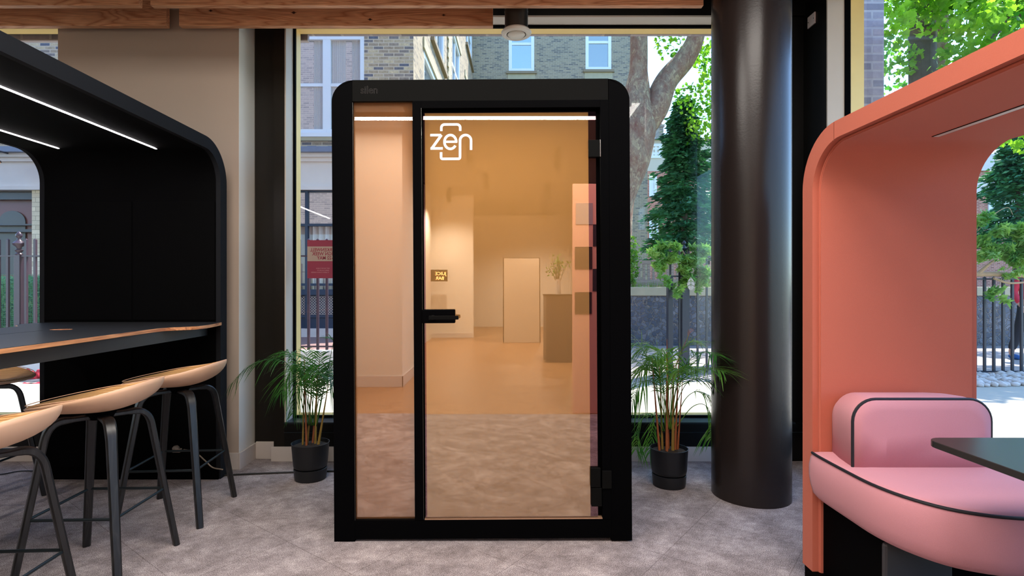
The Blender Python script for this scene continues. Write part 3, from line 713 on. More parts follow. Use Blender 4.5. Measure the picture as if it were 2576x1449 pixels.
# word on the door: flat strokes
def stroke(bm, pts, w, y0=.0046, y1=.0058):
    pts = [Vector((p[0], p[1])) for p in pts]; pts = [p for k_, p in enumerate(pts) if k_ == 0 or (p-pts[k_-1]).length > 2e-4]; N = len(pts); Lf, Rt = [], []
    for i in range(N):
        t1 = (pts[i] - pts[i-1]).normalized() if i > 0 else (pts[1]-pts[0]).normalized()
        t2 = (pts[i+1] - pts[i]).normalized() if i < N-1 else t1
        tt = (t1 + t2).normalized(); k = 1/max(.35, tt.dot(t1)); nn = Vector((-tt.y, tt.x))*w/2*k
        Lf.append(pts[i]+nn); Rt.append(pts[i]-nn)
    A = [[bm.verts.new((p.x, y, p.y)) for p in L] for y in (y0, y1) for L in (Lf, Rt)]
    for i in range(N-1):
        bm.faces.new((A[0][i], A[0][i+1], A[1][i+1], A[1][i])); bm.faces.new((A[2][i], A[3][i], A[3][i+1], A[2][i+1]))
        bm.faces.new((A[0][i], A[2][i], A[2][i+1], A[0][i+1])); bm.faces.new((A[1][i], A[1][i+1], A[3][i+1], A[3][i]))
    for i in (0, N-1): bm.faces.new((A[0][i], A[1][i], A[3][i], A[2][i]))
def LG(u, v): return S(820 + u/4.83, 180 + v/4.83)
def arcp(cx, cy, rx, ry, a0, a1, n=24): return [LG(cx + rx*cos(R(a0 + (a1-a0)*k/n)), cy - ry*sin(R(a0 + (a1-a0)*k/n))) for k in range(n+1)]
sw = 31/4.83/514.7
b = B(); stroke(b, [LG(1265, 767), LG(1398, 767)], sw, .0044, .0058); stroke(b, [LG(1403, 765), LG(1283, 930)], sw*1.05); stroke(b, [LG(1268, 929), LG(1418, 929)], sw, .0042, .0058)
stroke(b, [LG(1427, 849)] + [LG(1595-.1, 849)], sw*.9, .0043, .0058); stroke(b, arcp(1510, 851, 72, 84, -32, -360, 40), sw)
stroke(b, arcp(1695, 833, 67, 65, 180, 0, 24) + [LG(1762, 950)], sw)
stroke(b, [LG(1628, 830), LG(1628, 1038)] + arcp(1608, 1038, 20, 19, 0, -90, 6) + [LG(1418, 1057)] + arcp(1417, 1037, 20, 20, -90, -180, 6) + [LG(1397, 975)], sw, .0041, .0058)
stroke(b, [LG(1400, 718), LG(1400, 678)] + arcp(1440, 678, 40, 40, 180, 90, 8) + arcp(1590, 678, 40, 40, 90, 0, 8) + [LG(1630, 718)], sw)
obj('zen_lettering', b, M['logo'], door, label='white outlined word on the door glass')
lx, lz = S(907, 234); text_mesh('brand_lettering', 'silen', .052, M['faint'], pod, (lx, -.0028, lz), (R(90), 0, 0), 'faint outlined word on the top rail', ext=.0, outline=.0006, sx=.92)
obj('interior_light', bx(-.5, .5, .48, .58, H-.105, H-.0995), M['led_off'], pod)

# ============================================================ RIGHT BOOTH (terracotta)
RX0, RX1, RYn, RYf, RZ, RT = 1.272, 1.944, .35, 2.350, 1.876, .084
RB = thing('seating_booth', 'terracotta fabric arched seating booth at the right edge', 'booth', (1.608, 1.35, 0))
ox = -1.608
def offr(poly): return [(p-1.35, q) for p, q in poly]
PB = .08
obj('shell', band(B(), offr(arch(RYn, RYf, RZ, .23, zb=PB)), offr(arch(RYn+RT, RYf-RT, RZ-.074, .17, zb=PB)), RX0+.028+ox, RX1-.028+ox, 'x'), M['orange'], RB, smooth=True)
for s in (-1, 1):
    xo = (RX0 if s < 0 else RX1) + ox
    obj('rim', band(B(), offr(arch(RYn-.002, RYf+.002, RZ+.002, .232, zb=PB)), offr(arch(RYn+RT-.012, RYf-RT+.012, RZ-.063, .182, zb=PB)), xo, xo - s*.0265, 'x'), M['orange'], RB, smooth=True)
    pts = [(xo - s*.028, p-1.35, q) for p, q in arch(RYn+RT-.008, RYf-RT+.008, RZ-.068, .176, zb=PB)]
    obj('piping', tube(B(), pts, .0045, 8), M['orange'], RB, smooth=True)
    pts = [(xo + s*.0002, p-1.35, q) for p, q in arch(RYf-.26, RYf-.24, RZ, .009)[1:2]]
seam = B(); box(seam, RX0-.0006+ox, RX0+.001+ox, 2.129-1.35, 2.131-1.35, RZ-.073, RZ+.001); obj('seam', seam, M['orange_d'], RB)
obj('plinth', bx(RX0+.008+ox, RX1-.008+ox, RYn-1.35, RYf-1.35, 0, PB), M['black'], RB)
obj('roof_light', bx(1.595+ox, 1.615+ox, .9-1.35, 2.056-1.35, RZ-.0765, RZ-.0735), M['led_off'], RB, label='unlit white light strip')
b = B(); box(b, 1.591+ox, 1.619+ox, .896-1.35, 2.06-1.35, RZ-.0755, RZ-.0735); obj('light_trim', b, M['black'], RB)

# bench seat and backrest
bench = thing('upholstered_bench', 'pink upholstered bench with a loose back bolster and navy piping inside the terracotta booth', 'bench', (1.608, 2.0, .08))
def rrect(x0, x1, y0, y1, rn, rf, n=10):
    """plan outline, near corners radius rn, far corners radius rf"""
    o = []
    for cx_, cy_, r_, a0 in ((x1-rf, y1-rf, rf, 0), (x0+rf, y1-rf, rf, 90), (x0+rn, y0+rn, rn, 180), (x1-rn, y0+rn, rn, 270)):
        o += [(cx_+r_*cos(R(a0+90*k/n)), cy_+r_*sin(R(a0+90*k/n))) for k in range(n+1)]
    return o
def stack(bm, outline, levels, c):
    """levels (z, grow) -> puffed cushion"""
    rings = []
    for z, g in levels:
        ring = []
        for x, y in outline:
            dx, dy = x-c[0], y-c[1]; L = math.hypot(dx, dy); ring.append(bm.verts.new((x+dx/L*g, y+dy/L*g, z)))
        rings.append(ring)
    n = len(outline)
    for a, b2 in zip(rings, rings[1:]):
        for k in range(n): bm.faces.new((a[k], a[(k+1) % n], b2[(k+1) % n], b2[k]))
    bm.faces.new(rings[0][::-1]); bm.faces.new(rings[-1]); return rings
seat_z = .575
# outline in bench-local coordinates
def ol(g=0):
    o = []
    pts = [(1.262, 2.262), (1.257, 2.19), (1.2565, 2.03), (1.262, 1.90), (1.292, 1.785), (1.352, 1.69), (1.44, 1.635), (1.54, 1.612), (1.608, 1.608)]
    c = cat_rom([Vector((x, y, 0)) for x, y in pts], 4)
    left = [(v.x-1.608, v.y-2.0) for v in c]; right = [(-x, y) for x, y in left[::-1][1:]]
    return left + right
OL = ol()
b = B(); lv = [(-.195, -.05), (-.185, -.022), (-.165, -.004), (-.13, .006), (-.09, .012), (-.05, .012), (-.02, .006), (-.006, .0), (0, -.006), (.004, -.03), (.006, -.10)]
stack(b, OL, [(seat_z - .08 + z, g) for z, g in lv], (0, .1))
obj('seat_cushion', b, M['pink'], bench, smooth=True, auto=False)
pp = [(x, y, seat_z-.08-.003) for x, y in OL]; obj('seat_piping', tube(B(), pp, .0055, 8), M['piping'], bench, smooth=True)
# pedestal under the seat
obj('pedestal', bx(-.30, .30, -.10, .262, .0, seat_z-.08-.19), M['black'], bench)
b = B(); prism(b, [(-.318, .0), (-.318, .30), (-.12, .30), (-.085, .27), (-.085, .0)], -.125, -.105, 'y'); obj('pedestal_panel', b, flat('grey_panel', (.03, .03, .034), .5), bench, bevel=.01)
# bolster
def bol(w, h, r, n=8):
    o = [(-w, 0)] + [(-w+r-r*cos(a), h-r+r*sin(a)) for a in [pi/2*k/n for k in range(n+1)]] + [(w-r+r*sin(a), h-r+r*cos(a)) for a in [pi/2*k/n for k in range(n+1)]] + [(w, 0)]
    return o
bo = bpy.data.objects.new('back_bolster', None)
b = B(); rings = []
bc = 1.555-1.608
for y, w, h_, r_ in ((.262, .200, .20, .07), (.257, .215, .228, .08), (.235, .222, .243, .085), (.17, .240, .252, .085), (.10, .252, .255, .085), (.066, .256, .252, .083), (.055, .252, .247, .080), (.050, .22, .21, .07), (.048, .14, .14, .05)):
    rings.append([b.verts.new((bc+p, y, seat_z-.08+.004+q)) for p, q in bol(w, h_, r_)])
n = len(rings[0])
for a, c in zip(rings, rings[1:]):
    for k in range(n): b.faces.new((a[k], a[(k+1) % n], c[(k+1) % n], c[k]))
b.faces.new(rings[0]); b.faces.new(rings[-1][::-1])
obj('back_bolster', b, M['pink'], bench, smooth=True, auto=False)
pp = [(bc+p, .060, seat_z-.08+.004+q) for p, q in bol(.256, .251, .083)]
obj('bolster_piping', tube(B(), pp, .0055, 8), M['piping'], bench, smooth=True)
# table
t = thing('booth_table', 'black table with rounded corner in the terracotta booth, cut by the right edge', 'table', (1.608, 1.2, 0))
b = B(); prism(b, rrect(1.243-1.608, 1.97-1.608, .75-1.2, 1.642-1.2, .045, .045, 6), .782, .801, 'z'); obj('table_top', b, M['laminate'], t, bevel=.002)
obj('leg', lathe(B(), [(.04, .08), (.04, .783)], (0, -.05, 0), 24), M['black'], t, smooth=True)
obj('foot_plate', lathe(B(), [(0, .081), (.22, .081), (.22, .09), (0, .095)], (0, -.05, 0), 32), M['black'], t, smooth=True)

# ============================================================ PALMS
def frond(parent, ctrl, n, ll, m, droop=.5, spread=1.0, r=.003, start=.25, name='frond', seed=0, flip=1):
    rnd = random.Random(seed); path = cat_rom(ctrl, 10); N = len(path)
    b = B(); tube(b, path, r, 6, r1=.0008)
    for i in range(n):
        f = start + (1-start)*(i/(n-1))*.985; u = f*(N-1); k = min(int(u), N-2); p = path[k].lerp(path[k+1], u-k)
        tn = (path[min(k+2, N-1)] - path[max(k-1, 0)]).normalized()
        sd = tn.cross(Vector((0, 0, 1)));
        if sd.length < .15: sd = Vector((1, .3, 0))
        sd.normalize(); up = sd.cross(tn)
        L = ll*(.55 + .9*sin(pi*min(1, (f-start)/(1-start)*.85+.15)))*(.75+.5*rnd.random())*1.12; dr = droop*(.35+1.1*rnd.random())
        for s in (-1, 1):
            d = (sd*s*spread*(.7 + .4*rnd.random()) + tn*(.75+.5*rnd.random()) + up*(.5 - .6*rnd.random())).normalized()
            w = .0030 + .0022*rnd.random()
            wv = d.cross(up).normalized()
            pr = p.copy(); prev = None; K = 5
            for j in range(K+1):
                q = j/K; pos = p + d*L*q + Vector((0, 0, -1))*dr*L*q*q
                ww = w*(.45 + 1.1*q)*(1 if q < .5 else 1) if q < .45 else w*(1-(q-.45)/.55)**.8*.98 + .0003
                a1, a2 = b.verts.new(pos + wv*ww), b.verts.new(pos - wv*ww)
                if prev: b.faces.new((prev[0], a1, a2, prev[1]))
                prev = (a1, a2)
    return obj(name, b, m, parent, smooth=True, auto=False)
def potted(loc, label, seed, canes, fronds, rim):
    t = thing('potted_palm', label, 'plant', loc); T = Vector(loc)
    body = obj('pot', lathe(B(), [(0, .075), (.094, .075), (.104, .083), (.1075, .10), (rim-.002, .228), (rim, .235), (rim-.004, .2355), (rim-.007, .20), (0, .19)], n=56), M['pot'], t, smooth=True)
    obj('pot_base', lathe(B(), [(0, 0), (.088, 0), (.098, .004), (.102, .03), (.1045, .072), (.101, .074), (.09, .07), (0, .07)], n=56), M['pot'], t, smooth=True)
    b = B(); rr = random.Random(seed); R_ = rim - .008
    rings = []
    for i in range(9): rings.append([b.verts.new((R_*(i/8)*cos(2*pi*k/40), R_*(i/8)*sin(2*pi*k/40), .212 + rr.random()*.008*(1 if i < 8 else .2) + .006*(1-i/8))) for k in range(40)] if i else [b.verts.new((0, 0, .222))])
    for k in range(40): b.faces.new((rings[0][0], rings[1][k], rings[1][(k+1) % 40]))
    for i in range(1, 8):
        for k in range(40): b.faces.new((rings[i][k], rings[i+1][k], rings[i+1][(k+1) % 40], rings[i][(k+1) % 40]))
    obj('soil', b, M['soil'], t, smooth=True)
    for j, (bx_, by_, tx, ty, tz, r0, mm) in enumerate(canes):
        a = Vector((bx_, by_, .21)); c = Vector((tx, ty, tz)); c = c + (c - a)*.9; mid = a.lerp(c, .5)
        b = B(); tube(b, cat_rom([a, mid, c], 6), r0*.85, 10, r1=r0*.16); obj('cane', b, mm, t, smooth=True)
    for j, fr in enumerate(fronds):
        ctrl = [Vector(p) - T for p in fr[0]]
        frond(t, ctrl, fr[1], fr[2], fr[3], fr[4], seed=seed*50+j, start=fr[5] if len(fr) > 5 else .3)
    return t
# left palm
Y = 3.62; lp = P(781, 0, Y); L0 = (lp.x, Y, 0)
pl = M['palm']; p2 = M['palm2']; stem = M['stemy']; sr = M['stemr']
def Q(x, y, dy=0.0): return P(x, y, Y + dy)
canes = [(-.05, 0, -.043, 0, .50, .008, stem), (-.03, .03, -.01, .03, .48, .008, stem), (-.018, -.02, -.03, -.01, .52, .009, sr), (.025, .02, .032, .02, .46, .010, stem), (.05, 0, .085, 0, .42, .011, stem), (.0, .04, .02, .05, .5, .008, sr)]
def rfr(base, tip, rise, dy0, dy1):
    a = P(base[0], base[1], Y + dy0); c = P(tip[0], tip[1], Y + dy1); m = a.lerp(c, .55); m.z += rise
    q = a.lerp(c, .25); q.z += rise*.72
    return [a, q, m, c]
fl = [
 ([Q(772, 1075), Q(752, 985, -.03), Q(722, 915, -.08), Q(672, 905, -.12), Q(622, 925, -.15), Q(577, 972, -.17)], 22, .10, pl, .9, .30),
 ([Q(778, 1070), Q(768, 975), Q(745, 905, .02), Q(718, 885, .04), Q(690, 897, .05)], 20, .10, pl, .7, .35),
 (rfr((786, 1070), (728, 892), .10, 0, -.06), 24, .105, pl, .7, .35),
 (rfr((790, 1070), (770, 880), .04, .02, -.10), 22, .12, pl, .6, .40),
 (rfr((792, 1070), (806, 888), .03, .02, .05), 24, .115, pl, .55, .40),
 (rfr((796, 1072), (838, 910), .07, -.02, -.05), 24, .11, pl, .6, .35),
 (rfr((776, 1070), (706, 990), .26, -.02, -.20), 24, .105, pl, .7, .45),
 (rfr((790, 1070), (852, 985), .22, .03, .0), 24, .105, pl, .7, .4),
 (rfr((782, 1070), (756, 950), .17, .03, .16), 22, .11, pl, .6, .4),
 (rfr((784, 1070), (800, 940), .15, .0, -.22), 24, .11, pl, .7, .4),
 (rfr((788, 1070), (826, 948), .15, .0, .14), 22, .11, pl, .6, .4),
 ([Q(798, 1065), Q(818, 960), Q(834, 885), Q(838, 858), Q(828, 850)], 10, .06, pl, .4, .75),
 (rfr((784, 1070), (738, 1040), .30, .0, -.10), 20, .09, pl, .8, .55)]
potted(L0, 'potted palm in a black pot left of the phone booth, one long frond reaching left', 1, canes, fl, .12)
# right palm
Y = 3.50; rp = P(1683, 0, Y); L1 = (rp.x, Y, 0)
canes = [(-.06, .0, -.085, 0, .52, .010, sr), (-.035, .02, -.045, .02, .50, .010, stem), (-.02, -.02, -.02, -.02, .55, .012, sr), (.005, .03, .0, .03, .58, .010, sr), (.02, -.01, .02, -.02, .50, .013, stem), (.04, .01, .05, .0, .52, .011, sr), (.06, .02, .07, .0, .45, .009, sr)]
fr2 = [
 ([Q(1668, 1080), Q(1650, 960), Q(1625, 895), Q(1606, 870), Q(1584, 874)], 24, .12, p2, .5, .35),
 ([Q(1676, 1080), Q(1668, 970), Q(1662, 905), Q(1640, 872), Q(1606, 882)], 24, .13, p2, .55, .40),
 ([Q(1690, 1080), Q(1700, 985), Q(1728, 945, -.12), Q(1775, 925, -.26), Q(1820, 935, -.36)], 24, .13, p2, .5, .40),
 ([Q(1688, 1080), Q(1702, 970), Q(1735, 905, -.10), Q(1775, 885, -.24), Q(1802, 895, -.32)], 22, .12, pl, .5, .40),
 ([Q(1684, 1080), Q(1694, 960), Q(1712, 890), Q(1738, 862), Q(1766, 866)], 22, .10, p2, .4, .40),
 ([Q(1680, 1080), Q(1692, 950), Q(1716, 880), Q(1738, 832)], 3, .04, sr, .2, .9),
 ([Q(1670, 1085), Q(1655, 1000), Q(1640, 960, -.1), Q(1612, 965, -.15), Q(1590, 1010, -.18)], 24, .13, pl, .8, .35),
 ([Q(1674, 1080), Q(1664, 985), Q(1650, 935, .04), Q(1622, 925, .06), Q(1592, 950, .06)], 22, .12, p2, .6, .35),
 ([Q(1690, 1085), Q(1720, 1010), Q(1752, 985, .02), Q(1782, 1000, .02), Q(1800, 1040, .0)], 22, .11, p2, .8, .45),
 ([Q(1694, 1085), Q(1740, 1025, .06), Q(1775, 1020, .08), Q(1790, 1060, .08), Q(1788, 1105, .06)], 20, .09, p2, .6, .5),
 ([Q(1668, 1085), Q(1645, 1045, .10), Q(1622, 1045, .15), Q(1605, 1085, .16), Q(1600, 1130, .14)], 22, .10, p2, .6, .25),
 ([Q(1672, 1085), Q(1660, 1050, .10), Q(1645, 1055, .14), Q(1640, 1100, .14), Q(1634, 1140, .13)], 18, .08, p2, .6, .30),
 ([Q(1680, 1080), Q(1682, 960, -.05), Q(1680, 905, -.10), Q(1664, 880, -.16), Q(1645, 895, -.22)], 22, .13, p2, .6, .40),
 ([Q(1686, 1080), Q(1704, 1010, -.05), Q(1732, 960, -.08), Q(1770, 955, -.10), Q(1795, 985, -.12)], 20, .11, pl, .6, .45)]
fr2 += [(rfr((1684, 1080), (1612, 930), .22, -.02, -.10), 24, .12, p2, .6, .4), (rfr((1688, 1080), (1756, 930), .18, -.02, .10), 22, .11, p2, .6, .4),
 (rfr((1682, 1080), (1650, 900), .10, 0, .12), 24, .12, pl, .5, .4), (rfr((1686, 1080), (1712, 930), .16, 0, -.2), 24, .12, p2, .6, .45), (rfr((1680, 1080), (1596, 905), .12, 0, .02), 24, .12, p2, .5, .4)]
potted(L1, 'potted palm in a black pot between the phone booth and the round column', 2, canes, fr2, .117)

# ============================================================ POSTER AND DECAL ON THE WINDOW
pz0, pz1 = P(0, 700, GY-.012).z, P(0, 604, GY-.012).z; px0 = P(773, 0, GY-.012).x; pw = .30
po = thing('window_poster', 'maroon and beige poster stuck on the window glass, its words seen from behind', 'poster', (px0, GY-.0105, pz0))
ph = pz1 - pz0
obj('sheet', bx(0, pw, 0, .001, 0, ph), M['poster_d'], po)
bz0, bz1 = ph*(700-657)/96, ph*(700-620)/96
obj('beige_band', bx(0, pw, -.0006, 0, bz0, bz1), M['poster_l'], po)
def ptext(s, size, z, xleft, m, sx=1.0):      # mirrored: word ends at xleft
    o = text_mesh('lettering', s, size, m, po, (0, -.0012, z), (R(90), 0, 0), ext=.0002, bold=size*.018)
    xs = [v.co.x for v in o.data.vertices]; wd = (max(xs))*sx
    o.scale = (-sx, 1, 1); o.location.x = xleft + wd
    return o
k = GY/F
ptext('CLERKENWELL', .0345, ph*(700-632.3)/96, (780-773)*k, M['poster_t'], .93)
ptext('DESIGN WEEK', .0345, ph*(700-642.3)/96, (784.5-773)*k, M['poster_t'], .93)
ptext('20-22 MAY', .0345, ph*(700-652.6)/96, (797-773)*k, M['poster_t'], .93)
ptext('VISIT THE SKETCHBOX', .0115, ph*(700-676.5)/96, (795-773)*k, M['poster_s'], .85)
ptext('SAMPLE GALLERY IN', .0115, ph*(700-681.5)/96, (798-773)*k, M['poster_s'], .85)
ptext("ST JAMES'S CHURCH GARDEN", .0115, ph*(700-686.5)/96, (783-773)*k, M['poster_s'], .85)
lc = P(1738, 711, GY-.006)
t = thing('leaf_decal', 'small white leaf emblem stuck on the window glass beside the column', 'sticker', (lc.x, GY-.006, lc.z))
def leafpoly(side):
    pts = [(0, .044)]; n = 10
    return [(side*.026*sin(pi*k/n)**.8, .046 - .092*k/n) for k in range(n+1)]
for nm, side in (('leaf_half', -1), ('leaf_half', 1)):
    b = B()
    for z0, z1 in ((-.046, -.017), (-.012, .012), (.017, .046)):
        pl_ = [(max(-1, min(1, side))*.002, z0 + .0)] ; n = 6
        zs = [z0 + (z1-z0)*k/n for k in range(n+1)]
        out = [(side*(.002+.025*max(.02, sin(pi*(zz+.048)/.096))**.8), zz-.012*1) for zz in zs]
        poly = [(side*.002, z0)] + out + [(side*.002, z1)]
        prism(b, poly, -.0008, 0, 'y')
    obj(nm, b, M['decal'], t)

# ============================================================ THINGS BEHIND THE CAMERA (mirrored in the glass)
t = thing('sample_panel', 'tall blush display panel with colour swatches, mirrored at the right of the door glass', 'display panel', (.70, -.02, 0))
obj('panel', bx(0, .62, -.05, 0, 0, 2.26), M['totem'], t, bevel=.004)
zf = lambda y: EYE - (y-CY)*5.42/F
for x0, x1, ya, yb_, mm in ((.028, .195, 509, 563, 'sw1'), (.198, .36, 563, 618, 'sw3'), (.02, .19, 620, 676, 'sw2'), (.195, .36, 676, 732, 'sw3'), (.02, .185, 735, 790, 'sw2')):
    obj('swatch', bx(x0, x1, 0, .006, zf(yb_), zf(ya)), M[mm], t)
t = thing('dark_plinth', 'dark waist-high plinth in the hall, mirrored in the door glass', 'plinth', (.95, -4.0, 0))
obj('body', bx(-.22, .22, -.3, .3, 0, 1.10), flat('plinth_paint', (.06, .045, .04), .5), t); obj('top', bx(-.23, .23, -.31, .31, 1.10, 1.12), M['black'], t)
t = thing('vase', 'glass vase of leafy stems on the dark plinth, mirrored in the door glass', 'vase', (.95, -3.95, 1.12))
obj('jar', lathe(B(), [(0, 0), (.05, 0), (.055, .1), (.045, .24), (.05, .26)], n=24), flat('vase_glass', (.6, .55, .5), .1), t, smooth=True)
b = B()
for k in range(26):
    a = random.random()*6.28; q = Vector((cos(a)*.2*random.random(), sin(a)*.2*random.random(), .38+.25*random.random())); tube(b, [(0, 0, .1), (q.x*.4, q.y*.4, .3), q], .003, 4)
    for j in range(4):
        c = q + Vector((random.uniform(-.05, .05), random.uniform(-.05, .05), random.uniform(-.08, .05))); d1 = Vector((random.uniform(-1, 1), random.uniform(-1, 1), random.uniform(-1, 1))).normalized()*.03; d2 = d1.orthogonal().normalized()*.015
        b.faces.new([b.verts.new(c-d1), b.verts.new(c+d2), b.verts.new(c+d1), b.verts.new(c-d2)])
obj('foliage', b, M['palm'], t)
t = thing('wall_sign', 'orange glowing two-line sign on the hall wall, mirrored small in the door glass', 'sign', (-1.56, -7.88, 1.55))
obj('backing', bx(-.2, .2, -.02, 0, -.12, .16), M['black'], t)
for s_, z in (('JUICE', .03), ('BAR', -.08)):
    o = text_mesh('lettering', s_, .11, M['neon'], t, (.17 if s_ == 'JUICE' else .12, .004, z), (R(90), 0, pi), ext=.004)
t.location = (-1.50, -7.895, 1.50)
t = thing('leaning_board', 'large pale board leaning in the hall, mirrored faintly in the door glass', 'board', (.45, -7.0, 0))
o = obj('board', bx(-.4, .4, -.02, .02, 0, 1.9), flat('board_face', srgb(178, 160, 140), .7), t, bevel=.004); o.rotation_euler.x = R(5)
o = obj('edge_trim', bx(-.42, .42, -.025, -.02, 0, 1.92), M['brown_wall'], t); o.rotation_euler.x = R(5)

# ============================================================ OUTSIDE: GROUND
struct('terrace', bx(-9, 16, 4.3, 7.3, -.3, 0), M['stone'])
struct('terrace_side', bx(2.45, 16, -4, 4.3, -.3, 0), M['stone'])
struct('street', bx(-1.0, 30, 7.3, 11.8, -.3, 0), M['pave'])
struct('pavement', bx(-14, -1.0, 8.1, 12.2, -.3, .15), M['redpave'])
struct('kerb', bx(-14, -1.0, 7.3, 8.1, -.3, .02), M['pave'])
struct('garden_ground', bx(-1.4, 30, 11.95, 60, -.3, 1.10), flat('garden_soil', srgb(96, 104, 70), .95, nz=.3))
b = B(); box(b, -12, -.9, 7.92, 8.15, 0, .33)
tag(obj('stone_curb', b, M['stucco'], bevel=.01), 'low pale stone curb carrying the left railing', 'curb')
# pebbles
def pebbles(name, x0, x1, y0, y1, n, seed, lab, ztop=0.0):
    rnd = random.Random(seed); b = B()
    for k in range(n):
        c = Vector((rnd.uniform(x0, x1), rnd.uniform(y0, y1), ztop)); s = rnd.uniform(.035, .075)
        mt = Matrix.Translation(c + Vector((0, 0, s*.35))) @ Matrix.Rotation(rnd.random()*6.28, 4, 'Z') @ Matrix.Diagonal((s, s*rnd.uniform(.6, .9), s*rnd.uniform(.45, .7), 1))
        bmesh.ops.create_icosphere(b, subdivisions=1, radius=1, matrix=mt)
    o = obj(name, b, M['pebble'], smooth=True, auto=False); tag(o, lab, 'pebbles', kind='stuff')
pebbles('pebbles', 3.5, 10.0, 6.95, 7.9, 1500, 3, 'strip of pale round pebbles along the foot of the right railing')
pebbles('pebbles', -3.8, -2.0, 7.0, 7.9, 450, 4, 'pale pebbles in front of the stone curb beside the phone booth')

# ============================================================ RAILINGS
def finial():
    return lathe(B(), [(0, .0), (.045, 0), (.05, .02), (.03, .05), (.05, .075), (.052, .09), (.03, .11), (.035, .14), (.075, .175), (.085, .20), (.06, .23), (.028, .26), (.022, .29), (.04, .32), (.045, .345), (.03, .375), (.012, .40), (0, .41)], n=20)
def railing(name, lab, x0, x1, y, zb, rails, ztop, sp, m, posts=(), x_off=0, w=.022, fin=True):
    t = thing(name, lab, 'railing', (x0, y, 0))
    for z in rails: obj('rail', bx(0, x1-x0, -.022, .022, z-.010, z+.010), m, t)
    proto = None; n = int((x1-x0)/sp)
    for k in range(n+1):
        x = x_off + k*sp
        if x > x1-x0: break
        if any(abs(x0 + x - q) < sp*.4 for q in posts): continue
        if proto is None:
            b = B(); h = w/2; box(b, -h, h, -h, h, zb, ztop-.02)
            # small pyramid point
            tip = b.verts.new((0, 0, ztop)); q = [b.verts.new(c) for c in ((-h, -h, ztop-.02), (h, -h, ztop-.02), (h, h, ztop-.02), (-h, h, ztop-.02))]
            for i in range(4): b.faces.new((q[i], q[(i+1) % 4], tip))
            proto = obj('bar', b, m, t, bevel=.002); proto.location.x = x
        else:
            c = proto.copy(); COL.objects.link(c); c.parent = t; c.location.x = x
    for q in posts:
        p = obj('post', bx(q-x0-.042, q-x0+.042, -.042, .042, 0 if zb < .2 else zb-.06, rails[0]+.02), m, t, bevel=.004)
        if fin:
            f = obj('finial', finial(), m, p, smooth=True); f.location = (q-x0, 0, rails[0]+.01); f.scale = (.95, .95, .85) if zb > .2 else (.6, .6, .55)
    return t
k8 = 8/F
xs0 = (20-CX)*k8
railing('iron_railing', 'dark iron railing with a turned finial post in front of the green hedge', xs0-.131*12, -.95, 8.0, .34, [1.69, .39], 1.945, .131, M['ironL'], posts=((48-CX)*k8, (48-CX)*k8+2.49), w=.034)
railing('iron_gate_railing', 'black iron railing with leafy vine behind the leaf emblem, right of the booth', (1686-CX)*k8, (2300-CX)*k8, 8.0, .02, [1.68, 1.40, .06], 1.85, .131, M['iron'], posts=((1721-CX)*k8,), w=.026)
railing('terrace_railing', 'black iron railing seen through the terracotta booth opening', (2330-CX)*k8, (2850-CX)*k8, 8.0, .02, [1.36, .03], 1.40, .133, M['iron'], x_off=.04, w=.030)
b = B(); box(b, (1682-CX)*k8-.02, (1682-CX)*k8+.05, 7.95, 8.05, 0, 1.40); tag(obj('gate_post', b, M['iron'], bevel=.004), 'thick black iron gate post left of the vine-covered railing', 'post')

# ============================================================ FOLIAGE
def leaves(b, rnd, cells, n, size, elong=1.6, tilt=None):
    """cells: list of (centre, (rx,ry,rz)); n leaves in all"""
    vol = [c[1][0]*c[1][1]*c[1][2] for c in cells]; tot = sum(vol)
    for (c, rad), v in zip(cells, vol):
        for _ in range(max(1, int(n*v/tot))):
            while True:
                d = Vector((rnd.uniform(-1, 1), rnd.uniform(-1, 1), rnd.uniform(-1, 1)))
                if .15 < d.length < 1: break
            p = Vector(c) + Vector((d.x*rad[0], d.y*rad[1], d.z*rad[2]))
            u = Vector((rnd.uniform(-1, 1), rnd.uniform(-1, 1), rnd.uniform(-1, .4))).normalized(); w = u.orthogonal().normalized(); w.rotate(Matrix.Rotation(rnd.random()*6.28, 3, u))
            s = size*rnd.uniform(.6, 1.3); u *= s*elong/2; w *= s/2
            b.faces.new([b.verts.new(p-u), b.verts.new(p-u*.2+w), b.verts.new(p+u), b.verts.new(p-u*.2-w)])
    return b
def lobed(b, rnd, cells, n, size):
    """five-lobed plane leaves"""
    vol = [c[1][0]*c[1][1]*c[1][2] for c in cells]; tot = sum(vol)
    prof = [(0, .08), (.18, .16), (.50, .14), (.42, .36), (.60, .60), (.34, .66), (0, 1.0)]
    for (c, rad), v in zip(cells, vol):
        for _ in range(max(1, int(n*v/tot))):
            while True:
                d = Vector((rnd.uniform(-1, 1), rnd.uniform(-1, 1), rnd.uniform(-1, 1)))
                if d.length < 1: break
            p = Vector(c) + Vector((d.x*rad[0], d.y*rad[1], d.z*rad[2]))
            u = Vector((rnd.uniform(-1, 1), rnd.uniform(-1, 1), rnd.uniform(-1, .1))).normalized(); w = u.orthogonal().normalized(); w.rotate(Matrix.Rotation(rnd.random()*6.28, 3, u))
            s = size*rnd.uniform(.65, 1.25); pts = [(x, y) for x, y in prof] + [(-x, y) for x, y in prof[-2:0:-1]]
            b.faces.new([b.verts.new(p + w*(x*s) + u*(y*s)) for x, y in pts])
    return b
rnd = random.Random(11)
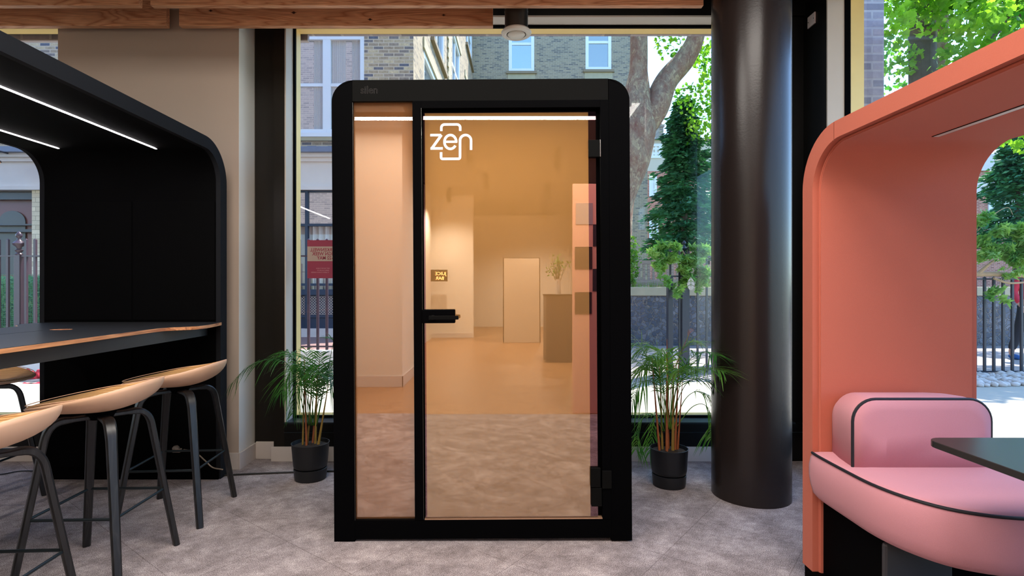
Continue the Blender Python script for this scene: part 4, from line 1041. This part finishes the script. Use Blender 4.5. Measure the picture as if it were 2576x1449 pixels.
# plane tree behind the flint wall
def limb(pts, rads): 
    c = cat_rom(pts, 6); n = len(c); m = len(rads)-1; rr = []
    for i in range(n):
        f = i/(n-1)*m; k = min(int(f), m-1); rr.append(rads[k] + (rads[k+1]-rads[k])*(f-k))
    return c, rr
TY = 13.0
tr = thing('plane_tree', 'big plane tree with mottled forked trunk behind the phone booth', 'tree', (P(1560, 0, TY).x, TY, 1.1))
T0 = tr.location.copy()
def lp_(pts): return [Vector(p) - T0 for p in pts]
b = B(); c, rr = limb(lp_([P(1530, 740, TY), P(1535, 620, TY), P(1545, 500, TY), P(1578, 400, TY), P(1597, 320, TY), P(1600, 262, TY), P(1606, 180, TY), P(1607, 80, TY), P(1604, -120, TY)]), [.55, .50, .47, .53, .50, .38, .21, .20, .18]); tube(b, c, rr, 20)
c, rr = limb(lp_([P(1612, 330, TY), P(1648, 272, TY), P(1676, 205, TY+.1), P(1722, 150, TY+.1), P(1750, 95, TY), P(1762, 20, TY-.1), P(1790, -120, TY)]), [.30, .32, .27, .25, .20, .18, .14]); tube(b, c, rr, 16)
trunk = obj('trunk', b, M['bark'], tr, smooth=True, auto=False)
dm = trunk.modifiers.new('sub', 'SUBSURF'); dm.levels = 1; dm.render_levels = 1
def cell(x, y, Yd, rpx, ry=None, fy=1.0):
    c = P(x, y, Yd); r = rpx*Yd/F; return (tuple(c - T0), (r, ry or r, r*fy))
cells = [cell(1690, 110, 13.5, 38), cell(1668, 95, 13.2, 26), cell(1692, 140, 13.2, 14), cell(1775, 130, 13.5, 32), cell(1800, 210, 13, 50), cell(1742, 250, 13.5, 46), cell(1715, 225, 13.2, 26), cell(1780, 300, 13.5, 50), cell(1745, 330, 14, 34), cell(1830, 150, 14, 80), cell(1850, 300, 14, 80), cell(1710, -40, 13.5, 110), cell(1560, -120, 13, 140), cell(1880, -60, 13, 120), cell(1930, 120, 13, 90)]
obj('crown', lobed(B(), rnd, cells, 9500, .095), M['planeleaf'], tr)
# high canopy reaching over the terrace
T0 = Vector((9.2, 11, 0)); T2 = thing('plane_tree', 'plane tree with two straight trunks and bright green leaves outside the side window', 'tree', tuple(T0))
b = B()
c, rr = limb(lp_([P(2330, 1000, 11), P(2330, 500, 11), P(2322, 200, 11), P(2312, -200, 11)]), [.30, .26, .24, .2]); tube(b, c, rr, 16)
c, rr = limb(lp_([P(2640, 10, 10), P(2560, 30, 10), P(2500, 80, 10.2), P(2465, 130, 10.5)]), [.16, .12, .09, .04]); tube(b, c, rr, 12)
c, rr = limb(lp_([P(2500, 85, 10.2), P(2478, 150, 10.3), P(2462, 200, 10.3)]), [.06, .045, .03]); tube(b, c, rr, 8)
obj('trunk', b, M['barkd'], T2, smooth=True)
b = B(); c, rr = limb(lp_([P(2345, 1000, 11.5), P(2358, 500, 11.5), P(2362, 150, 11.5), P(2380, -200, 11.5)]), [.20, .17, .15, .12]); tube(b, c, rr, 12); obj('trunk', b, M['bark'], T2, smooth=True)
cells = []
for x, y, Yd, r_ in ((2260, 60, 9.5, 55), (2262, 150, 11, 48), (2255, 245, 12, 40), (2400, 40, 10, 60), (2460, 30, 9, 60), (2540, 40, 8.5, 70), (2430, 150, 10, 70), (2520, 170, 9.5, 70), (2600, 130, 9, 90), (2380, 230, 11, 50), (2450, 260, 11, 60), (2300, 20, 12, 60), (2330, -80, 10, 120), (2560, -100, 10, 150), (2700, 100, 10, 140), (2290, 330, 12, 60), (2420, 330, 12.5, 60), (2600, 300, 12, 80)):
    cells.append(cell(x, y, Yd, r_))
obj('crown', lobed(B(), rnd, cells, 12000, .11), M['planeleaf'], T2)
# unseen overhead canopy, placed to keep sun off the floor behind the windows
T0 = Vector((4.1, 9.2, 0)); T3 = thing('plane_tree', 'unseen plane tree canopy placed to block sun from the windows', 'tree', tuple(T0))
b = B(); c, rr = limb([Vector((0, 0, 0)), Vector((0, 0, 5)), Vector((-.2, -.5, 9.5))], [.28, .24, .12]); tube(b, c, rr, 12); obj('trunk', b, M['barkd'], T3, smooth=True)
cells = [((x-4.1, y-9.2, z), (1.5, 1.1, .9)) for x, y, z in ((-1.6, 6.9, 9.0), (.4, 7.3, 9.2), (2.4, 7.2, 9.3), (4.4, 7.1, 9.5), (6.4, 7.0, 9.5), (1.4, 7.7, 10.2), (3.4, 7.6, 10.3), (5.4, 7.5, 10.4), (7.6, 6.2, 9.5))]
obj('crown', lobed(B(), rnd, cells, 11000, .22), M['planeleaf'], T3)
# conifers
def conifer(x, ytop, ybot, Yd, rpx, n, lab, seed):
    base = P(x, ybot, Yd); top = P(x, ytop, Yd); H_ = top.z - base.z; Rm = rpx*Yd/F
    t = thing('conifer', lab, 'tree', (base.x, Yd, 1.0)); rd = random.Random(seed)
    obj('trunk', tube(B(), [(0, 0, 0), (0, 0, top.z-1.2)], .12, 8, r1=.02), M['barkd'], t)
    b = B()
    nb = n//42
    for _ in range(nb):
        f = rd.random()**.85; z = base.z - 1.0 + H_*f; a = rd.random()*6.28
        L = (Rm*(1-f)**.62 + .08)*rd.uniform(.5, 1.25); dr = rd.uniform(.1, .6); tw = Vector((-sin(a), cos(a), 0))
        for j in range(42):
            q = rd.random()**.6; c = Vector((cos(a)*L*q, sin(a)*L*q, z + .15*L*q - dr*L*q*q)) + tw*rd.gauss(0, .10+.10*L*(1-q)) + Vector((0, 0, rd.gauss(0, .04)))
            s = .085*rd.uniform(.7, 1.4); u = (Vector((cos(a), sin(a), rd.uniform(-.7, .1))) + tw*rd.uniform(-.9, .9)).normalized()*s; w = u.orthogonal().normalized(); w.rotate(Matrix.Rotation(rd.random()*6.28, 3, u.normalized())); w *= s*.32
            b.faces.new([b.verts.new(c-u), b.verts.new(c+w), b.verts.new(c+u), b.verts.new(c-w)])
    obj('foliage', b, M['yew'], t); return t
conifer(1722, 252, 640, 14.5, 98, 16000, 'dark green conifer in the garden left of the column', 5)
conifer(1830, 300, 640, 16.5, 110, 9000, 'second dark conifer half hidden behind the column', 6)
conifer(2560, 330, 640, 15, 120, 12000, 'dark conifer seen through the terracotta booth opening', 8)
# wisteria on railings
def vine(name, lab, stems, cells, n, seed, size=.085):
    t = thing(name, lab, 'climbing plant', (0, 0, 0)); rd = random.Random(seed)
    b = B()
    for s in stems: tube(b, cat_rom(s[0], 6), s[1], 8, r1=s[2])
    obj('stem', b, M['vine'], t, smooth=True)
    sub = []
    for c_, r_ in cells:
        for _ in range(7):
            o_ = Vector((rd.uniform(-.9, .9)*r_[0], rd.uniform(-.8, .8)*r_[1], rd.uniform(-.9, .9)*r_[2])); f_ = rd.uniform(.22, .5); sub.append((tuple(Vector(c_)+o_), (r_[0]*f_, r_[1]*.6, r_[2]*f_*1.2)))
    b = B(); leaves(b, rd, sub, n*2, size*.36, 3.6); obj('foliage', b, M['wist'], t); return t
def c2(x, y, Yd, rx, ry, d=.18): c = P(x, y, Yd); return (tuple(c), (rx*Yd/F, d, ry*Yd/F))
vine('wisteria', 'leafy green wisteria hanging over the gate railing', [([P(1722, 900, 8.06), P(1718, 780, 8.06), P(1728, 660, 8.0), P(1700, 620, 7.95), P(1660, 630, 7.9)], .02, .008)],
     [c2(1690, 635, 7.85, 48, 20), c2(1672, 655, 7.85, 25, 14), c2(1655, 640, 7.85, 22, 14), c2(1665, 690, 7.8, 14, 26), c2(1720, 690, 7.85, 30, 26), c2(1705, 730, 7.85, 14, 16), c2(1770, 640, 7.9, 30, 22), c2(1770, 700, 7.9, 14, 40), c2(1745, 650, 7.9, 34, 20)], 1500, 21)
vine('wisteria', 'pale yellow-green wisteria on a thick branch above the terrace railing', [([P(2440, 690, 7.95), P(2520, 690, 7.95), P(2580, 693, 7.95), P(2680, 700, 7.95)], .035, .035), ([P(2460, 690, 7.95), P(2482, 670, 7.9), P(2500, 655, 7.9)], .028, .012), ([P(2500, 700, 7.9), P(2540, 712, 7.9), P(2600, 708, 7.9)], .018, .012), ([P(2460, 580, 7.9), P(2500, 540, 7.9), P(2535, 522, 7.9), P(2548, 540, 7.9)], .006, .003)],
     [c2(2530, 590, 7.8, 55, 22), c2(2500, 620, 7.8, 34, 24), c2(2550, 640, 7.8, 40, 26), c2(2478, 560, 7.8, 14, 24), c2(2600, 620, 7.8, 50, 40), c2(2545, 685, 7.8, 14, 14), c2(2478, 640, 7.8, 12, 24)], 1700, 22)
vine('wisteria_spray', 'small green wisteria sprig hanging in front of the terrace railing', [([P(2520, 700, 7.85), P(2512, 725, 7.8), P(2500, 745, 7.8)], .005, .003)], [c2(2500, 738, 7.8, 16, 20, .08), c2(2526, 752, 7.8, 9, 16, .06)], 60, 23, .10)
# hedge behind mesh on the far left
t = thing('mesh_hedge', 'green hedge behind wire mesh, seen through the black booth opening', 'hedge', (-8.4, 9.2, .15))
b = B(); rd = random.Random(9)
for _ in range(16000):
    p = Vector((rd.uniform(-2.6, 2.9), rd.uniform(-.02, .5), rd.uniform(0, 1.28))); u = Vector((rd.uniform(-1, 1), rd.uniform(-.5, .5), rd.uniform(-1, 1))).normalized()*.038; w_ = u.orthogonal().normalized()*.016
    b.faces.new([b.verts.new(p-u), b.verts.new(p+w_), b.verts.new(p+u), b.verts.new(p-w_)])
obj('foliage', b, M['hedge'], t)
b = B()
for k in range(157): box(b, -2.6+k*.035, -2.597+k*.035, -.06, -.057, 0, 1.31)
for k in range(38): box(b, -2.6, 2.9, -.061, -.058, k*.035, k*.035+.003)
obj('wire_mesh', b, M['mesh'], t); obj('core', bx(-2.6, 2.9, .25, .55, 0, 1.25), M['yew'], t)

# ============================================================ FLINT WALL, BENCH, GRASS
t = thing('flint_wall', 'low knapped flint wall with pale stone coping across the street', 'wall', (1.0, 11.8, 0))
obj('wall_face', bx(-1.4, 22, 0, .2, 0, 1.06), M['flint'], t); obj('coping', bx(-1.4, 22, -.05, .3, 1.06, 1.245), M['cap'], t, bevel=.015)
b = B(); rd = random.Random(31)
for _ in range(900):
    p = Vector((rd.uniform(2.6, 6.5), rd.uniform(12.1, 12.6), 1.1)); h_ = rd.uniform(.12, .34); q = Vector((rd.uniform(-.08, .08), rd.uniform(-.05, .05), h_)); b.faces.new([b.verts.new(p+Vector((-.006, 0, 0))), b.verts.new(p+Vector((.006, 0, 0))), b.verts.new(p+q)])
tag(obj('grass', b, M['grass']), 'tuft of grass growing behind the wall coping', 'grass', kind='stuff')
def bench_out(xl, xr, Yd, lab):
    a = P(xl, 655, Yd); c = P(xr, 655, Yd); Wd = c.x-a.x; t = thing('garden_bench', lab, 'bench', (a.x, Yd, 1.1))
    zt = a.z-1.1
    obj('top_rail', bx(0, Wd, 0, .05, zt-.10, zt), M['teak'], t); obj('bottom_rail', bx(0, Wd, 0, .05, zt-.55, zt-.46), M['teak'], t)
    pr = None
    for k in range(int(Wd/.115)):
        if pr is None: pr = obj('slat', bx(.05, .11, .01, .035, zt-.46, zt-.10), M['teak'], t)
        else:
            s = pr.copy(); COL.objects.link(s); s.parent = t; s.location.x = k*.115
    obj('seat', bx(0, Wd, -.45, .0, zt-.60, zt-.55), M['teak'], t)
    for x in (0, Wd-.07):
        for y in (-.44, 0): obj('leg', bx(x, x+.07, y, y+.06, 0, zt-.55 if y < 0 else zt), M['teak'], t)
bench_out(1588, 1786, 13.4, 'weathered slatted wooden bench behind the flint wall')
b = leaves(B(), random.Random(5), [(tuple(P(1592, 680, 12.6)), (.12, .2, .55)), (tuple(P(1580, 650, 12.6)), (.3, .2, .6))], 700, .05)
tag(obj('shrub', b, M['palm2']), 'narrow green shrub at the bench end beside the phone booth', 'shrub')

# ============================================================ BUILDINGS
def sash(parent, x0, x1, z0, z1, y, glass, fr=.06, bars=(1, 2), curtain=False, depth=.10, frame=None):
    """window let into a facade plane y (facing -y)"""
    fm = frame or M['sash']
    b = B(); box(b, x0, x0+fr, y-.03, y+depth, z0, z1); box(b, x1-fr, x1, y-.03, y+depth, z0, z1); box(b, x0+.004, x1-.004, y-.034, y+depth-.004, z1-fr, z1-.002); box(b, x0+.004, x1-.004, y-.034, y+depth-.004, z0+.002, z0+fr)
    nx, nz = bars
    for k in range(1, nx): xx = x0+(x1-x0)*k/nx; box(b, xx-fr*.35, xx+fr*.35, y, y+depth, z0, z1)
    for k in range(1, nz): zz = z0+(z1-z0)*k/nz; box(b, x0+.006, x1-.006, y+.004, y+depth-.006, zz-fr*.4, zz+fr*.4)
    w_ = obj('window', b, fm, parent)
    obj('pane', bx(x0+fr*.5, x1-fr*.5, y+.04, y+.05, z0+fr*.5, z1-fr*.5), glass, w_)
    if curtain:
        for (c0, c1) in curtain:
            b = B(); n = 24; pts = [(c0+(c1-c0)*k/n, y+.031+.006*sin(k*1.9)) for k in range(n+1)]
            v0 = [b.verts.new((p[0], p[1], z0+fr)) for p in pts]; v1 = [b.verts.new((p[0], p[1], z1-fr)) for p in pts]
            for k in range(n): b.faces.new((v0[k], v0[k+1], v1[k+1], v1[k]))
            obj('curtain', b, M['curtain'], w_, smooth=True)
    return w_
Y1 = 12.2
s1 = Y1/F
ux = lambda x: (x-CX)*s1
uz = lambda y: EYE-(y-CY)*s1
bl = thing('street_building', 'pale stock-brick street building with white sash windows and navy shopfront', 'building', (0, Y1, 0))
def wall_grid(x0, x1, z0, z1, holes, y0, y1):
    """wall slab with rectangular holes"""
    xs = sorted(set([x0, x1] + [h[i] for h in holes for i in (0, 1)])); zs = sorted(set([z0, z1] + [h[i] for h in holes for i in (2, 3)])); b = B()
    for a, c in zip(xs, xs[1:]):
        for d_, e_ in zip(zs, zs[1:]):
            mx, mz = (a+c)/2, (d_+e_)/2
            if mx < x0 or mx > x1 or mz < z0 or mz > z1 or any(h[0] < mx < h[1] and h[2] < mz < h[3] for h in holes): continue
            box(b, a, c, y0, y1, d_, e_)
    bmesh.ops.remove_doubles(b, verts=b.verts, dist=1e-5); return b
W1 = (ux(700), ux(916), uz(342), uz(90)); W0 = (ux(-190), ux(24), uz(342), uz(90))
WM = (ux(300), ux(510), uz(342), uz(90))
obj('brick_wall', wall_grid(-14, ux(1040), uz(373), 14, [W1, W0, WM], 0, .35), M['brickL'], bl)
for (x0, x1, z0, z1) in (W1, W0, WM):
    mid = x0 + (x1-x0)*(822-700)/(916-700) if x0 == W1[0] else (x0+x1)/2
    sash(bl, x0, mid, z0+.06, z1, .02, M['pane'], .085, (1, 2), curtain=[(x0+.1, x0+.28), (mid-.3, mid-.1)])
    sash(bl, mid, x1, z0+.06, z1, .02, M['pane'], .085, (1, 2), curtain=[(mid+.1, mid+.4), (x1-.28, x1-.1)])
    obj('sill', bx(x0-.05, x1+.05, -.06, .12, z0-.03, z0+.06), M['sash'], bl)
obj('string_course', bx(-14, ux(1040), -.05, .05, uz(355), uz(346)), M['cap'], bl)
obj('lead_ledge', bx(-14, ux(1040), -.22, .1, uz(388), uz(374)), M['ledge'], bl, bevel=.01)
b = B(); box(b, -14, ux(1040), -.14, .1, uz(398), uz(388)); box(b, -14, ux(1040), -.09, .1, uz(408), uz(398)); obj('cornice', b, M['stucco'], bl)
obj('fascia', bx(-14, ux(1040), -.04, .3, uz(470), uz(408)), M['stucco'], bl)
obj('fascia_moulding', bx(-14, ux(1040), -.09, .3, uz(479), uz(470)), M['stucco'], bl)
obj('plinth', bx(-14, ux(1040), -.03, .3, .15, uz(826)), M['stucco'], bl)
# navy shopfront between pier and corner
obj('backing', bx(ux(104), ux(1040), .30, .34, uz(826), uz(479)), M['curtain'], bl)
sf = obj('shopfront', bx(ux(104), ux(1040), -.02, .06, uz(484), uz(478)), M['navy'], bl)
b = B()
for y in (565, 715, 738, 795): box(b, ux(104), ux(1040), -.03, .06, uz(y+4), uz(y-2))
for x in (730, 772, 860, 950, 1035, 640, 550, 460, 370, 280, 190, 110): box(b, ux(x-3.5), ux(x+3.5), -.035, .06, uz(826), uz(480))
box(b, ux(104), ux(1040), -.01, .05, uz(826), uz(800)); box(b, ux(104), ux(1040), -.06, .05, uz(742), uz(728)); obj('glazing_bars', b, M['navy'], sf)
obj('transom_panes', bx(ux(104), ux(1040), .02, .03, uz(563), uz(484)), coated('transom_glass', (.12, .12, .11), (.95, .93, .9), .5), sf)
b = B(); n = 400; c0, c1 = ux(104), ux(1040)
pts = [(c0+(c1-c0)*k/n, .10+.05*sin(k*.9)) for k in range(n+1)]; v0 = [b.verts.new((p[0], p[1], uz(728))) for p in pts]; v1 = [b.verts.new((p[0], p[1], uz(567))) for p in pts]
for k in range(n): b.faces.new((v0[k], v0[k+1], v1[k+1], v1[k]))
obj('curtain', b, M['curtain'], sf, smooth=True)
obj('shop_pane', bx(ux(104), ux(1040), .03, .036, uz(728), uz(567)), M['glass'], sf)
obj('vent_backing', bx(ux(104), ux(1040), .03, .04, uz(800), uz(742)), flat('vent_dark', srgb(60, 74, 92), .6), sf)
b = B(); z0, z1 = uz(792), uz(745); hh = z1-z0; x = ux(720)
while x < ux(860):
    for sg in (0, 1):
        xa, xb = (x, x+hh) if sg else (x+hh, x); w_ = .008
        b.faces.new([b.verts.new(c) for c in ((xa-w_, -.005, z0), (xa+w_, -.005, z0), (xb+w_, -.005, z1), (xb-w_, -.005, z1))])
    x += .06
obj('lattice_grille', b, flat('lattice_paint', srgb(196, 186, 176), .6), sf)
# cream pier + maroon arch reflection built as coloured wall at far left
obj('cream_pier', bx(ux(82), ux(104), -.02, .3, .15, uz(479)), M['brickC'], bl)
mb = obj('maroon_reflection', bx(-14, ux(82), .25, .30, .15, uz(479)), M['maroon'], bl)
b = B(); box(b, -14, ux(82), .10, .2, uz(500), uz(482)); box(b, -14, ux(82), .05, .2, uz(583), uz(576)); box(b, -14, ux(82), .08, .2, uz(566), uz(562)); obj('bay_rails', b, M['iron'], mb)
b = B(); n = 20; cx_, cz = ux(8), uz(590); rw = 34*s1
prism(b, [(cx_-rw, uz(690)), (cx_-rw, cz+.3)] + [(cx_+rw*cos(pi-pi*k/n), cz+.3+.25*sin(pi*k/n)) for k in range(n+1)] + [(cx_+rw, uz(690))], .22, .249, 'y'); obj('arch_reflection', b, flat('dark_arch_reflection', (.03, .03, .035), .3), mb)
# side wing running back from the corner
sd = thing('side_wing', 'long brick side wall with white windows running back from the street building', 'building', (ux(1040), Y1, 0), math.atan2(27-12.2, -1.39+1.93))
Lw = math.hypot(14.8, .54)
hs = [(1.3, 4.6, 3.4, 7.0), (2.4, 4.9, 7.8, 10.4), (11.4, 14.3, 11.6, 14.0), (6.8, 9.2, 7.9, 10.2), (11.0, 13.6, 7.6, 10.0)]
obj('brick_wall', wall_grid(0, Lw, 0, 14, hs, 0, .3), M['brickS'], sd)
for h_ in hs:
    sash(sd, h_[0], h_[1], h_[2], h_[3], .04, M['paneb'], .12, (2, 2)); obj('sill', bx(h_[0]-.1, h_[1]+.1, -.10, .1, h_[2]-.12, h_[2]), M['sill'], sd); obj('lintel', bx(h_[0]-.15, h_[1]+.15, -.04, .05, h_[3], h_[3]+.25), M['cap'], sd)
b = B()
for k in range(90): box(b, 5.55 - (.12 if k % 2 else 0), 6.15 + (.12 if k % 2 else 0), -.05, .02, .15*k, .15*k+.14)
obj('quoins', b, M['cap'], sd)
# rear building facing us
Y3 = 27.0; s3 = Y3/F; vx = lambda x: (x-CX)*s3; vz = lambda y: EYE-(y-CY)*s3
rb = thing('rear_building', 'tall brown brick building with small white sash windows behind the plane tree', 'building', (0, Y3, 0))
hs = [(vx(1280), vx(1344), vz(180), vz(38)), (vx(1473), vx(1538), vz(176), vz(34)), (vx(1280), vx(1344), vz(470), vz(330)), (vx(1473), vx(1538), vz(470), vz(330))]
obj('brick_wall', wall_grid(vx(1186), vx(1629), 0, 17, hs, 0, .5), M['brickF'], rb)
for k, h_ in enumerate(hs):
    sash(rb, h_[0], h_[1], h_[2], h_[3], .04, M['paneb'] if k % 2 == 0 else M['paneg'], .15, (1, 2)); obj('sill', bx(h_[0]-.12, h_[1]+.12, -.1, .1, h_[2]-.12, h_[2]), M['sill'], rb)
    obj('brick_apron', bx(h_[0]-.05, h_[1]+.05, -.02, .1, h_[2]-.45, h_[2]-.12), M['cap'], rb)
# far house to the right, roof, chimney
Y4 = 34.0; s4 = Y4/F; wx = lambda x: (x-CX)*s4; wz = lambda y: EYE-(y-CY)*s4
fh = thing('far_house', 'distant cream and red-brick house with white windows behind the conifer', 'building', (0, Y4, 0))
obj('upper_wall', bx(wx(1625), wx(1860), 0, .5, wz(430), wz(352)), flat('cream_render', srgb(206, 196, 176), .8), fh)
obj('lower_wall', bx(wx(1625), wx(1860), 0, .5, 0, wz(430)), M['brickR'], fh)
obj('roof', prism(B(), [(-.3, wz(352)), (5, wz(305)), (5, wz(352))], wx(1620), wx(1865), 'x'), M['ledge'], fh)
for x0, x1, y0, y1, g in ((1636, 1664, 362, 398, 'pane'), (1633, 1652, 440, 495, 'pane'), (1633, 1656, 545, 612, 'pane'), (1700, 1730, 362, 398, 'pane'), (1750, 1780, 590, 650, 'pane')):
    sash(fh, wx(x0), wx(x1), wz(y1), wz(y0), -.02, M[g], .16, (2, 3))
b = B(); box(b, wx(1680), wx(1693), 2, 2.8, wz(345), wz(292)); box(b, wx(1678), wx(1695), 1.9, 2.9, wz(296), wz(290)); ch = obj('chimney', b, M['brickF'], fh)
b = B(); [tube(b, [(wx(x), 2.4, wz(290)), (wx(x), 2.4, wz(283))], .12, 10) for x in (1683, 1690)]; obj('chimney_pot', b, M['brickR'], ch)
f2 = thing('corner_house', 'red and white banded house seen through the top of the terracotta booth opening', 'building', (26, 30, 0))
obj('wall', bx(-4, 7, 0, .5, 0, 7.6), M['brickR'], f2); obj('band', bx(-4, 7, -.1, .0, 6.2, 6.9), M['stucco'], f2); obj('band', bx(-4, 7, -.1, .0, 8.0-.5, 8.4), M['stucco'], f2); sash(f2, .2, 1.6, 4.2, 6.0, -.05, M['pane'], .12, (2, 3))
# brick pier outside the side window
b = bx(3.19, 3.366, 4.9, 5.3, 0, 7.0); tag(obj('brick_pier', b, M['brickG']), 'pale grey brick pier just outside the side window', 'pier')
# lantern at the left edge
lq = P(-30, 416, 11.6)
t = thing('wall_lantern', 'dark amber street lantern peeking in at the left edge', 'lantern', tuple(lq))
b = lathe(B(), [(.06, -.20), (.20, .08), (.20, .10)], n=6); obj('lantern_glass', b, M['lamp_amber'], t)
obj('lantern_cap', lathe(B(), [(.23, .10), (.22, .13), (.10, .22), (.03, .26), (0, .30)], n=6), M['iron'], t)
b = B(); tube(b, [(0, 0, .28), (0, 0, .36), (0, .60, .36)], .018, 8); obj('bracket', b, M['iron'], t)
# red bundle behind the left railing, red-jacketed passer-by at right
b = B(); rd = random.Random(2)
c = cat_rom([P(40, 955, 7.4), P(60, 940, 7.4), P(85, 948, 7.45), P(112, 940, 7.5), P(140, 955, 7.5)], 5); tube(b, c, [.05+.03*abs(sin(i*1.3)) for i in range(len(c))], 10)
c = cat_rom([P(60, 968, 7.2), P(80, 972, 7.2), P(105, 967, 7.2), P(140, 975, 7.2)], 5); tube(b, c, .035, 8)
o = obj('red_sheet', b, M['red'], smooth=True); tag(o, 'crumpled dusky red sheet at the foot of the left railing', 'sheet')
for v in o.data.vertices: v.co.z = max(.0, v.co.z)
# person (mostly outside the frame)
pe = thing('person', 'passer-by in a red top, dark trousers and blue shoes walking past beyond the railing', 'person', (P(2592, 0, 9.6).x, 9.6, 0))
def skinned(name, verts, edges, rad, m, parent, lev=2):
    me = bpy.data.meshes.new(name); me.from_pydata(verts, edges, []); me.materials.append(m); o = bpy.data.objects.new(name, me); COL.objects.link(o); o.parent = parent
    sk = o.modifiers.new('skin', 'SKIN'); sk.use_smooth_shade = True
    for i, r_ in enumerate(rad): me.skin_vertices[0].data[i].radius = r_ if isinstance(r_, tuple) else (r_, r_)
    me.skin_vertices[0].data[0].use_root = True
    s = o.modifiers.new('sub', 'SUBSURF'); s.levels = lev; s.render_levels = lev; return o
body = skinned('body', [(0, 0, .95), (0, 0, 1.15), (0, 0, 1.38), (0, .0, 1.50), (0, -.01, 1.60), (0, -.02, 1.70), (.10, 0, .90), (.13, -.05, .50), (.16, .08, .10), (.18, -.04, .05),
      (-.10, 0, .90), (-.16, .04, .50), (-.24, .10, .12), (-.30, .0, .05), (.19, 0, 1.42), (.25, .03, 1.15), (.22, -.12, .95), (.21, -.18, .87), (-.19, 0, 1.42), (-.26, .03, 1.15), (-.27, -.10, .95), (-.27, -.16, .87)],
      [(0,1),(1,2),(2,3),(3,4),(4,5),(0,6),(6,7),(7,8),(8,9),(0,10),(10,11),(11,12),(12,13),(2,14),(14,15),(15,16),(16,17),(2,18),(18,19),(19,20),(20,21)],
      [(.15,.11),(.14,.10),(.16,.10),.055,.085,.075,.085,.06,.042,.04,.085,.06,.042,.04,.055,.042,.03,.032,.055,.042,.03,.032], M['skin'], pe)
skinned('red_top', [(0, 0, .93), (0, 0, 1.15), (0, 0, 1.38), (0, 0, 1.47), (.20, 0, 1.42), (.255, .03, 1.15), (-.20, 0, 1.42), (-.265, .03, 1.15), (.222, -.115, .96), (-.27, -.095, .96)], [(0,1),(1,2),(2,3),(2,4),(4,5),(2,6),(6,7),(5,8),(7,9)], [(.19,.135),(.17,.125),(.18,.12),.07,.07,.055,.07,.055,.042,.042], M['red'], pe)
skinned('trousers', [(0, 0, 1.00), (.10, 0, .88), (.13, -.05, .50), (.16, .08, .12), (-.10, 0, .88), (-.16, .04, .50), (-.24, .10, .14)], [(0,1),(1,2),(2,3),(0,4),(4,5),(5,6)], [(.17,.13),.10,.075,.06,.10,.075,.06], M['trouser'], pe)
for sx, hx, hy, hz in ((1, .21, -.175, .875), (-1, -.27, -.155, .875)):
    for k, (dx, L) in enumerate(((-.028, .060), (-.010, .070), (.009, .066), (.027, .052))):
        skinned('finger', [(hx+dx*.7, hy, hz), (hx+dx, hy-.022, hz-L*.55), (hx+dx, hy-.012, hz-L)], [(0,1),(1,2)], [.0095, .009, .007], M['skin'], pe, 1)
    skinned('thumb', [(hx-sx*.025, hy, hz+.02), (hx-sx*.045, hy-.025, hz-.01), (hx-sx*.04, hy-.035, hz-.035)], [(0,1),(1,2)], [.011, .010, .008], M['skin'], pe, 1)
skinned('nose', [(0, -.095, 1.66), (0, -.115, 1.63)], [(0,1)], [.010, .014], M['skin'], pe, 1)
for sx in (-1, 1):
    skinned('ear', [(sx*.082, 0, 1.66), (sx*.085, .005, 1.62)], [(0,1)], [.014, .010], M['skin'], pe, 1)
    b = B(); bmesh.ops.create_uvsphere(b, u_segments=10, v_segments=8, radius=.011, matrix=Matrix.Translation((sx*.032, -.084, 1.665))); obj('eye', b, M['trouser'], pe, smooth=True)
b = B(); box(b, -.022, .022, -.092, -.084, 1.588, 1.596); obj('mouth', b, M['maroon'], pe, bevel=.002)
for x, y in ((.17, .02), (-.27, .05)): skinned('shoe', [(x, y+.05, .05), (x, y-.06, .045), (x-.0, y-.16, .035)], [(0,1),(1,2)], [.048, .05, .038], M['shoe'], pe)
skinned('hair', [(0, .02, 1.72), (0, .0, 1.76)], [(0, 1)], [.08, .07], M['barkd'], pe)
